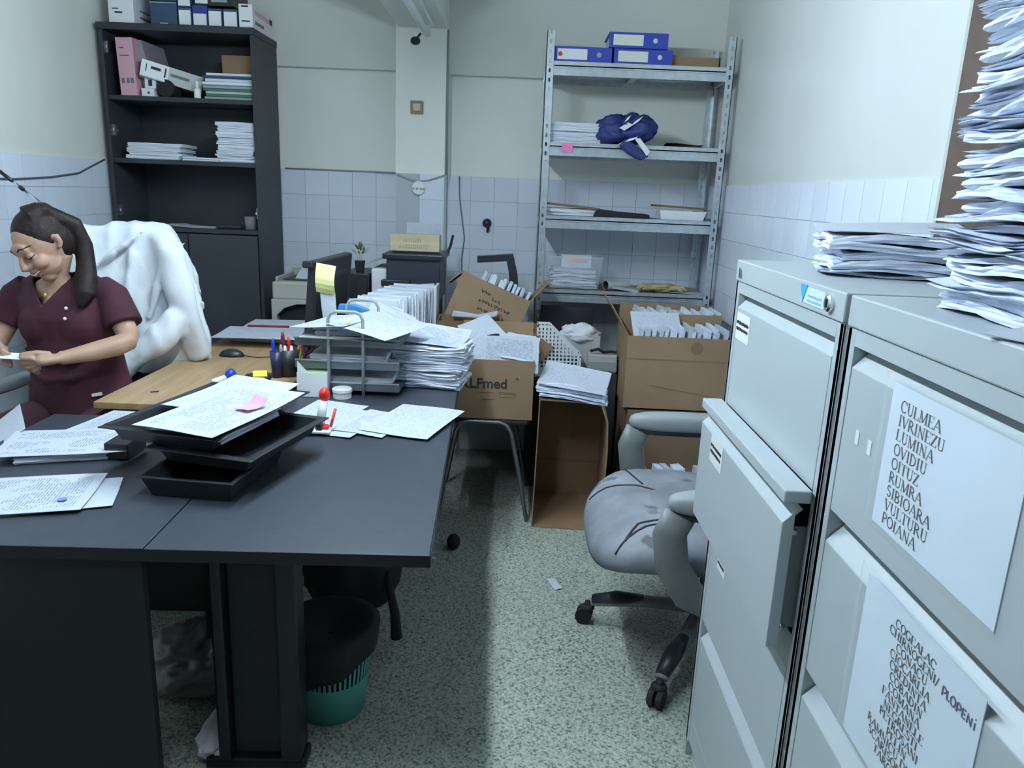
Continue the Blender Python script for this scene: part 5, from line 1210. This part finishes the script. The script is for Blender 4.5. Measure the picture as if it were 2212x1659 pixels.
part(MB().loft([ringr(.128, .25), ringr(.136, .25), ringr(.138, .275), ringr(.128, .275), ringr(.128, .25)], False), 'rim', M_TEAL, t)
part(MB().loft([ringr(.104, .12), ringr(.126, .27), ringr(.145, .285), skirt(.150), skirt(.152), ringr(.147, .29), ringr(.12, .295), ringr(.06, .26), ringr(.005, .25)], False), 'bin_liner', M_BLACKS, t, smooth=True)
t = thing('black_bag', 'black bag hanging under the right desk above the basket', 'bag', (-.52, 2.38, .12))
part(crumple((-.53, 2.36, .33), (.17, .12, .21), 1.3, amp=.18), 'body', M_BLACKS, t, smooth=True)
part(MB().tube([(-.40, 2.30, .33), (-.385, 2.28, .25), (-.365, 2.27, .16), (-.36, 2.27, .07)], [.012, .014, .016, .02], 8), 'strap', M_BLACKS, t, smooth=True)
sheet('paper_sheet', 'folded grey paper poking out under the right desk', (-.36, 2.38, .36), 60, M_PAPER, .14, .22, seed=101, rx=10, ry=25)
t = thing('plastic_bag', 'crumpled translucent bag on the floor under the left desk', 'bag', (-.95, 2.12, 0))
part(crumple((-.95, 2.10, .09), (.17, .14, .095), 8.2, amp=.4), 'body', mat('grey_film', (.30, .28, .27), .3, var=.3, scale=10), t, smooth=True)
solo(crumple((-.785, 1.84, .03), (.06, .11, .03), 4.4, amp=.25), 'white_cloth', M_WHITE, 'white rag on the floor beside the desk leg', 'rag', smooth=True)
solo(MB().ell((-.235, 3.08, .035), (.03, .035, .035)), 'chair_castor', M_BLACKS, 'black castor on the floor at the desk edge', 'castor', smooth=True)
# ================================================================== OFFICE CHAIRS
def cushion(c, rx, ry, rz, p=3.2, nu=40, nv=16, drop=None):
    mb = MB(); rings = []
    sg = lambda v, e: math.copysign(abs(v)**e, v)
    for j in range(nv+1):
        ph = -math.pi/2 + math.pi*j/nv; rr = max(math.cos(ph), .02)**(.45); zz = sg(math.sin(ph), .75)*rz; rg = []
        for i in range(nu):
            th = 2*math.pi*i/nu; x = sg(math.cos(th), 2/p)*rx*rr; y = sg(math.sin(th), 2/p)*ry*rr
            rg.append(Vector((c[0]+x, c[1]+y, c[2]+zz+(drop(x, y) if drop else 0))))
        rings.append(rg)
    return mb.loft(rings)
def star_base(t, c, r, a0, m1, m2):
    for k in range(5):
        a = R(a0+72*k); d = Vector((math.cos(a), math.sin(a), 0)); s = Vector((-d.y, d.x, 0)); C = Vector((c[0], c[1], 0))
        g = part(MB().tube([C+d*.03+Vector((0,0,.135)), C+d*r*.5+Vector((0,0,.125)), C+d*r*.97+Vector((0,0,.085))], [.034, .030, .022], 10, flat=.6), 'base_arm', m1, t, smooth=True)
        part(MB().tube([C+d*r*.52+Vector((0,0,.132)), C+d*r*.75+Vector((0,0,.120)), C+d*r*.96+Vector((0,0,.098))], [.020, .031, .022], 10, flat=.75), 'arm_sleeve', M_BLACK, g, smooth=True)
        cs = part(MB().tube([C+d*r+Vector((0,0,.085)), C+d*r+Vector((0,0,.045))], .012, 8).ell(C+d*r+Vector((0,0,.062)), (.026, .026, .014)), 'castor', M_BLACKS, t, smooth=True)
        for e in (-.014, .014):
            w_ = MB().tube([C+d*(r+.012)+s*(e-.009)+Vector((0,0,.031)), C+d*(r+.012)+s*(e+.009)+Vector((0,0,.031))], .031, 16)
            part(w_, 'wheel', M_BLACKS, cs)
    part(MB().lathe((c[0], c[1], .1), [(.001, 0), (.045, 0), (.045, .06), (.03, .07), (.03, .2), (.02, .2), (.02, .30), (.001, .30)], 16), 'gas_column', M_BLACKS, t, smooth=False)
t = thing('office_chair', 'worn grey upholstered office chair behind the filing cabinet', 'chair', (.72, 2.43, 0))
star_base(t, (.72, 2.43), .42, 166, M_ARM, M_BLACK)
wf = lambda x, y: -.05*max(0, (-x-.10)/.18)**2 + .012*(abs(y)/.3)**2
st_ = part(cushion((.575, 2.44, .462), .300, .365, .076, 3.1, drop=wf), 'seat', M_FAB, t, smooth=True)
part(cushion((.67, 2.455, .50), .20, .20, .05, 2.6), 'seat_insert', M_FABP, st_, smooth=True)
from mathutils.bvhtree import BVHTree
SB = BVHTree.FromPolygons([v.co + wloc(st_) for v in st_.data.vertices], [p.vertices for p in st_.data.polygons])
def seam(pts, n=6):
    out = []
    for a, b in zip(pts, pts[1:]):
        for i in range(n):
            x = a[0]+(b[0]-a[0])*i/n; y = a[1]+(b[1]-a[1])*i/n; h = SB.ray_cast(Vector((x, y, 1)), Vector((0, 0, -1)))[0]
            if h: out.append(h + Vector((0, 0, .001)))
    return MB().tube(out, .004, 6)
part(seam([(.30, 2.60, .505), (.36, 2.60, .528), (.47, 2.56, .543), (.56, 2.50, .548), (.72, 2.47, .548)]), 'seam', M_INK, st_, smooth=True)
part(seam([(.44, 2.77, .515), (.46, 2.66, .537), (.49, 2.56, .544)]), 'seam', M_INK, st_, smooth=True)
part(seam([(.34, 2.15, .455), (.44, 2.22, .525), (.56, 2.26, .540), (.72, 2.27, .54)]), 'seam', M_INK, st_, smooth=True)
part(seam([(.37, 2.17, .46), (.42, 2.245, .527), (.55, 2.285, .543)]), 'seam', M_INK, st_, smooth=True)
part(MB().ell((.60, 2.455, .40), (.22, .26, .035)), 'seat_shell', M_BLACKS, t, smooth=True)
part(MB().box(.60, .84, 2.36, 2.50, .345, .40), 'tilt_mechanism', M_BLACKS, t, bevel=.01)
for y, nm in ((2.035, 'near'), (2.845, 'far')):
    lp = [(.50, y, .665), (.475, y, .60), (.49, y, .50), (.55, y, .405), (.65, y, .36), (.77, y, .37), (.85, y, .44), (.885, y, .55), (.87, y, .655)]
    a_ = part(MB().tube(lp, .027, 14, flat=1.9, up=(1, 0, 0)), 'armrest_loop', M_ARM, t, smooth=True)
    part(cushion((.675, y, .700), .215, .046, .036, 2.6, 28, 10), 'arm_pad', M_GREYP, a_, smooth=True)
    part(cushion((.675, y, .664), .20, .034, .018, 2.6, 28, 8), 'arm_pad_base', M_BLACK, a_, smooth=True)
    part(MB().box(.58, .78, min(y, 2.455-(.30 if y < 2.455 else -.30)), max(y, 2.455-(.30 if y < 2.455 else -.30)), .365, .39), 'arm_bracket', M_BLACK, a_, bevel=.006)
part(cushion((.93, 2.455, .80), .05, .26, .30, 3), 'backrest', M_FAB, t, smooth=True)
part(MB().tube([(.82, 2.455, .38), (.96, 2.455, .40), (.985, 2.455, .62)], .022, 10), 'back_bracket', M_BLACK, t, smooth=True)

# chair of the seated person
CX, CY = -1.72, 3.02
t = thing('office_chair', 'black office chair of the seated person under the white coats', 'chair', (CX, CY, 0))
star_base(t, (CX, CY), .30, 20, M_BLACK, M_BLACK)
part(cushion((CX, CY-.04, .46), .26, .27, .05, 3), 'seat', M_BLACKS, t, smooth=True)
part(cushion((CX-.02, 3.36, .92), .25, .05, .40, 3), 'backrest', M_BLACKS, t, smooth=True)
part(MB().tube([(CX, 3.22, .42), (CX, 3.38, .46), (CX, 3.40, .62)], .025, 10), 'back_bracket', M_BLACK, t, smooth=True)
for sx, x in ((-1, -2.03), (1, -1.44)):
    dz = -.06 if sx > 0 else 0
    lp = [(x, 2.80, .70+dz), (x, 2.76, .62+dz), (x, 2.82, .50), (x, 2.95, .44), (x, 3.10, .48), (x, 3.18, .60+dz), (x, 3.16, .70+dz)]
    part(MB().tube(lp, .022, 10), 'armrest_loop', M_BLACK, t, smooth=True)
    part(cushion((x, 2.97, .72+dz), .036, .19, .024, 2.6, 28, 8), 'arm_pad', M_BLACKS if sx > 0 else M_GREYP, t, smooth=True)
# white coats over the backrest
t = thing('white_coat', 'white lab coats draped over the backrest behind the seated person', 'coat', (CX, 3.38, .66))
def drape(rings, nu=72, amp=.035, seed=0, fr=9):
    out = []
    for (z, cx, cy, rx, ry, am) in rings:
        rg = []
        for i in range(nu):
            th = 2*math.pi*i/nu; cs, sn = math.cos(th), math.sin(th)
            k = 1 + am*amp*(math.sin(fr*th + seed + z*2.2) + .6*math.sin(fr*1.7*th - z*5 + seed*2))
            p = 2.5; e = 2/p
            x = math.copysign(abs(cs)**e, cs)*rx*k; y = math.copysign(abs(sn)**e, sn)*ry*(k + am*amp*2*math.sin(5*th+z*4))
            rg.append((cx+x, cy+y, z + (.012*math.sin(4*th+seed)*am)))
        out.append(rg)
    return MB().loft(out)
ct = MB()
q_ = drape([(1.352, -1.68, 3.38, .06, .03, 0), (1.350, -1.685, 3.38, .11, .05, .2), (1.338, -1.70, 3.38, .165, .07, .6), (1.30, -1.735, 3.38, .225, .09, .9), (1.24, -1.745, 3.38, .258, .104, 1.2), (1.15, -1.735, 3.38, .275, .112, 1.4), (1.05, -1.72, 3.38, .285, .115, 1.6), (.95, -1.71, 3.38, .288, .12, 1.4), (.86, -1.70, 3.38, .285, .12, 1.6), (.78, -1.68, 3.38, .27, .118, 1.8), (.70, -1.66, 3.38, .25, .11, 2)]); ct.add(q_.v, q_.f)
q_ = MB().tube([(-1.58, 3.32, 1.30), (-1.50, 3.29, 1.22), (-1.462, 3.26, 1.08), (-1.435, 3.27, .95), (-1.42, 3.30, .84), (-1.41, 3.32, .78)], [.03, .055, .06, .055, .052, .045], 16); ct.add(q_.v, q_.f)
q_ = MB().tube([(-1.46, 3.24, .97), (-1.50, 3.20, .90), (-1.58, 3.16, .83), (-1.66, 3.12, .76), (-1.72, 3.08, .71)], [.05, .06, .058, .05, .045], 16); ct.add(q_.v, q_.f)
q_ = drape([(1.345, -1.86, 3.33, .05, .03, 0), (1.325, -1.87, 3.33, .10, .05, .4), (1.26, -1.88, 3.32, .125, .07, .8), (1.12, -1.87, 3.30, .13, .075, 1), (.98, -1.86, 3.30, .12, .075, 1)], 48, .05, 2, 6); ct.add(q_.v, q_.f)
q_ = MB().tube([(-1.60, 3.262, 1.325), (-1.70, 3.245, 1.25), (-1.80, 3.225, 1.17), (-1.86, 3.215, 1.12)], [.012, .02, .018, .008], 10, flat=.5); ct.add(q_.v, q_.f)
q_ = MB().tube([(-1.52, 3.262, 1.26), (-1.55, 3.255, 1.1), (-1.60, 3.25, .95)], [.008, .016, .01], 10); ct.add(q_.v, q_.f)
q_ = MB().tube([(-1.66, 3.262, 1.24), (-1.68, 3.255, 1.1), (-1.71, 3.25, .92)], [.008, .014, .008], 10); ct.add(q_.v, q_.f)
cme = remesh(ct, M_COAT, .011, 6)
for v in cme.vertices:
    p = v.co; n = v.normal
    k = 1 - 2*abs(noise.noise(Vector((p.x*9+p.z*2.2, p.y*7, p.z*2.6-p.x*1.5)))); k2 = noise.noise(Vector((p.x*22, p.y*22, p.z*9+p.x*6)))
    v.co = p + n*(.016*k + .004*k2 - .006)
cme.transform(Matrix.Translation(-wloc(t))); cme.update(); put('coat_cloth', cme, t)

# ================================================================== THE SEATED PERSON
P = thing('person', 'seated person in burgundy scrubs, hair tied back, smiling down at a card', 'person', (-1.72, 2.90, 0))
C = Vector((-1.750, 2.80, 1.290))
f_ = Vector((-.335, -.775, -.53)).normalized()
u0 = Vector((-.21, -.487, .85)); r0 = Vector((.918, -.397, 0))
u_ = (u0*.978 - r0*.20); u_ = (u_ - f_*u_.dot(f_)).normalized(); r_ = f_.cross(u_).normalized()
if r_.x < 0: r_ = -r_
def H(r, f, u): return C + r_*r + f_*f + u_*u
def hel(mb, c, rr, nu=16, nv=12): mb.ell(H(*c), (r_*rr[0], f_*rr[1], u_*rr[2]), nu, nv)
hb = MB()
hel(hb, (0, -.008, .018), (.074, .092, .098), 24, 16)
hel(hb, (0, .030, -.040), (.058, .062, .068), 20, 14)
hel(hb, (0, .055, -.088), (.028, .030, .028))
hel(hb, (0, .078, .032), (.046, .018, .026))                       # brow
for s in (-1, 1):
    hel(hb, (s*.040, .062, -.030), (.026, .030, .026))             # cheek
    hel(hb, (s*.030, .074, .004), (.015, .014, .010))              # lid
    hel(hb, (s*.042, .026, -.060), (.014, .036, .022))              # jaw
hb.tube([H(0, .085, .022), H(0, .101, -.004), H(0, .112, -.026), H(0, .096, -.036)], [.008, .010, .0135, .010], 10)
for s in (-1, 1): hel(hb, (s*.012, .093, -.028), (.009, .011, .009))
hel(hb, (0, .088, -.054), (.026, .012, .009)); hel(hb, (0, .084, -.068), (.022, .012, .009))
for s in (-1, 1): hb.tube([H(s*.073, -.012, .022), H(s*.083, -.022, .016), H(s*.081, -.02, -.008), H(s*.073, -.008, -.024)], [.010, .013, .011, .008], 10)
# neck, upper chest
hb.tube([H(0, -.03, -.05), Vector((-1.742, 2.845, 1.18)), Vector((-1.735, 2.875, 1.10)), Vector((-1.735, 2.89, 1.05))], [.050, .046, .056, .10], 16)
hb.ell((-1.745, 2.858, 1.115), (.095, .05, .06)); hb.ell((-1.735, 2.835, 1.06), (.06, .045, .06))
# arms
def limb(mb, pts, rs): mb.tube(pts, rs, 14)
hb.tube([(-1.575, 2.895, 1.12), (-1.52, 2.865, 1.02), (-1.475, 2.825, .965), (-1.462, 2.79, .945), (-1.485, 2.755, .935), (-1.545, 2.69, .922), (-1.597, 2.632, .914), (-1.615, 2.612, .912)], [.048, .044, .040, .038, .039, .034, .026, .025], 14)
hb.tube([(-1.905, 2.885, 1.10), (-1.945, 2.85, 1.0), (-1.965, 2.805, .93), (-1.955, 2.765, .915), (-1.925, 2.715, .92), (-1.87, 2.65, .935), (-1.825, 2.595, .945)], [.048, .044, .040, .038, .036, .030, .025], 14)
# right-in-view hand: palm and curled fingers, thumb on top of the card
hb.tube([(-1.612, 2.613, .912), (-1.640, 2.588, .913), (-1.664, 2.566, .912), (-1.672, 2.558, .910)], [.026, .034, .034, .024], 14, flat=.62)
fing = [((-1.668, 2.548, .924), (-1.700, 2.535, .926), (-1.715, 2.545, .910), (-1.708, 2.560, .902)),
        ((-1.672, 2.556, .912), (-1.704, 2.545, .907), (-1.712, 2.560, .890), (-1.700, 2.572, .886)),
        ((-1.670, 2.565, .898), (-1.698, 2.556, .889), (-1.702, 2.572, .873), (-1.690, 2.582, .872)),
        ((-1.664, 2.574, .886), (-1.686, 2.570, .874), (-1.686, 2.584, .861), (-1.676, 2.592, .864))]
for q in fing: hb.tube(q, [.0105, .0095, .0085, .007], 10)
hb.tube([(-1.632, 2.588, .930), (-1.662, 2.562, .940), (-1.692, 2.548, .938), (-1.712, 2.542, .935)], [.013, .0115, .010, .008], 10)
# left-in-view hand
hb.tube([(-1.825, 2.596, .945), (-1.806, 2.575, .942), (-1.79, 2.555, .938)], [.025, .032, .026], 14, flat=.65)
for dz in (.012, -.004, -.018, -.030): hb.tube([(-1.792, 2.556, .936+dz), (-1.768, 2.540, .934+dz), (-1.752, 2.55, .924+dz), (-1.760, 2.565, .918+dz)], [.010, .009, .008, .007], 10)
hb.tube([(-1.812, 2.572, .958), (-1.790, 2.552, .962), (-1.765, 2.544, .950)], [.012, .011, .008], 10)
body = remeshed_part(hb, 'body', M_SKIN, P, .0042, 5, fac=.4)
# face details
def fpart(mb, nm, mt, label=None): return part(mb, nm, mt, P, smooth=True, label=label)
FB = BVHTree.FromPolygons([v.co + wloc(body) for v in body.data.vertices], [p.vertices for p in body.data.polygons])
def on_face(pts, lift=.0):
    out = []
    for r, u in pts:
        h = FB.ray_cast(H(r, .25, u), -f_)[0]
        out.append((h if h else H(r, .08, u)) + f_*lift)
    return out
def fline(pts, rad, nm, mt, lift=0, n=4):
    fine = []
    for a, b in zip(pts, pts[1:]): fine += [(a[0]+(b[0]-a[0])*i/n, a[1]+(b[1]-a[1])*i/n) for i in range(n)]
    fine.append(pts[-1]); m = len(fine)
    rs = [rad*(.45+.55*math.sin(math.pi*(i+.6)/(m+.2))) for i in range(m)]
    return fpart(MB().tube(on_face(fine, lift), rs, 8), nm, mt)
for s_ in (-1, 1):
    fline([(s_*.012, .034), (s_*.028, .042), (s_*.050, .034)], .0032, 'eyebrow', M_LASH)
    fline([(s_*.014, .001), (s_*.029, -.005), (s_*.045, .002)], .0030, 'eyelashes', M_LASH)
fline([(-.026, -.054), (-.013, -.0595), (0, -.0615), (.013, -.0595), (.026, -.054)], .0042, 'teeth', M_TEETH, .0012)
fline([(-.030, -.0495), (-.014, -.054), (0, -.055), (.014, -.054), (.030, -.0495)], .0030, 'upper_lip', M_LIP, .0008)
fline([(-.027, -.0575), (-.013, -.066), (0, -.069), (.013, -.066), (.027, -.0575)], .0040, 'lower_lip', M_LIP, .0)
# hair: cap, crown knot and tail over the shoulder
hh = MB()
hel(hh, (0, -.026, .034), (.0805, .096, .098), 28, 18)
hel(hh, (0, -.05, .0), (.078, .066, .085), 20, 14)
K = H(.035, -.07, .098)
hh.ell(K, (.036, .04, .032)); hh.tube([H(.015, -.02, .10), K], [.05, .038], 12)
hh.tube([K, Vector((-1.660, 2.86, 1.365)), Vector((-1.640, 2.875, 1.29)), Vector((-1.632, 2.865, 1.22)), Vector((-1.618, 2.83, 1.165)), Vector((-1.605, 2.795, 1.115)), Vector((-1.615, 2.775, 1.075))], [.030, .033, .033, .034, .040, .034, .010], 14)
remeshed_part(hh, 'hair', M_HAIR, P, .005, 3)
# scrub top
def ering(cx, cy, z, rx, ry, n=28, tilt=0): return [(cx+rx*math.cos(2*math.pi*k/n), cy+ry*math.sin(2*math.pi*k/n), z + tilt*math.sin(2*math.pi*k/n)) for k in range(n)]
sc = MB()
sc.loft([ering(-1.70, 2.88, .660, .205, .155), ering(-1.70, 2.88, .70, .20, .152), ering(-1.705, 2.88, .78, .180, .140), ering(-1.712, 2.885, .86, .172, .128), ering(-1.72, 2.885, .94, .176, .122), ering(-1.728, 2.88, 1.02, .180, .124), ering(-1.735, 2.885, 1.09, .180, .108), ering(-1.738, 2.895, 1.145, .165, .082), ering(-1.738, 2.90, 1.172, .125, .060), ering(-1.738, 2.90, 1.183, .07, .045)])
for s in (-1, 1): sc.ell((-1.73+s*.06, 2.812, .99), (.09, .055, .09))
sc.tube([(-1.61, 2.895, 1.125), (-1.555, 2.885, 1.095), (-1.525, 2.868, 1.04), (-1.50, 2.85, .995)], [.060, .064, .066, .070], 18)
sc.tube([(-1.87, 2.895, 1.12), (-1.915, 2.885, 1.085), (-1.94, 2.865, 1.03), (-1.955, 2.845, .985)], [.060, .064, .066, .070], 18)
for i, (za, zb) in enumerate(((.90, .87), (.82, .80), (.755, .74))):   # soft folds over the belly
    sc.tube([(-1.86, 2.80, za), (-1.76, 2.757, zb-.01), (-1.66, 2.755, zb), (-1.57, 2.80, za+.005)], [.006, .02, .02, .006], 10)
top = remeshed_part(sc, 'scrub_top', M_SCRUB, P, .0065, 3)
# V neckline: carve by cutting the cloth away in front of the throat
import bmesh
bmm = bmesh.new(); bmm.from_mesh(top.data); off = Vector((-1.72, 2.90, 0)); kill = []
VX, VZ = -1.757, 1.068
for fc in bmm.faces:
    c_ = fc.calc_center_median() + off
    if c_.y < 2.885 and c_.z > VZ + abs(c_.x-VX)*1.35 and abs(c_.x-VX) < .085: kill.append(fc)
    elif (c_.x-(-1.738))**2/.062**2 + (c_.y-2.90)**2/.05**2 < 1 and c_.z > 1.10: kill.append(fc)
bmesh.ops.delete(bmm, geom=kill, context='FACES')
for v in bmm.verts:
    if v.is_boundary:
        p = v.co + off
        if p.y < 2.885 and abs(p.x-VX) < .095: v.co.z = min(max(VZ + abs(p.x-VX)*1.35, p.z-.012), p.z+.012)
bmm.to_mesh(top.data); bmm.free()
sd = top.modifiers.new('thick', 'SOLIDIFY'); sd.thickness = .004
part(MB().tube([(-1.84, 2.81, 1.18), (-1.80, 2.795, 1.125), (VX, 2.772, VZ), (-1.70, 2.79, 1.13), (-1.665, 2.83, 1.185)], .004, 6), 'neck_band', M_SCRUBT, P, smooth=True) if False else None
for z, x in ((1.068, -1.662), (1.030, -1.667)): part(MB().ell((x, 2.752+ (0.006 if z > 1.05 else 0), z), (.0065, .005, .0065)), 'button', M_WHITE, top, smooth=True)
part(MB().obox((-1.578, 2.757, .742), (.036, .003, .012), (0, -8, 24)), 'cloth_label', M_WHITE, top)
part(MB().ell((-1.752, 2.788, 1.108), (.006, .004, .009)), 'pendant', mat('gold', (.8, .6, .25), .3, 1), P, smooth=True)
# trousers
tr = MB()
tr.ell((-1.71, 2.95, .60), (.185, .17, .12)); tr.ell((-1.70, 2.86, .62), (.19, .14, .10))
tr.tube([(-1.60, 2.92, .60), (-1.57, 2.75, .60), (-1.545, 2.60, .585), (-1.535, 2.47, .56), (-1.535, 2.44, .50), (-1.54, 2.46, .30), (-1.545, 2.48, .10)], [.10, .098, .088, .072, .066, .060, .055], 16)
tr.tube([(-1.80, 2.92, .60), (-1.825, 2.75, .605), (-1.845, 2.60, .60), (-1.855, 2.44, .58), (-1.86, 2.40, .52), (-1.87, 2.43, .30), (-1.875, 2.45, .10)], [.10, .100, .092, .075, .068, .060, .055], 16)
remeshed_part(tr, 'trousers', M_SCRUBT, P, .008, 3)
for x, y in ((-1.545, 2.45), (-1.875, 2.42)): part(cushion((x, y-.03, .045), .045, .12, .045, 2.5, 24, 10), 'shoe', M_WHITE, P, smooth=True)
t = thing('plastic_card', 'small white card held between the seated person\'s fingers', 'card', (-1.74, 2.545, .928))
part(MB().obox((-1.738, 2.546, .930), (.085, .05, .0018), (12, 4, 12)), 'card', M_WHITE, t)
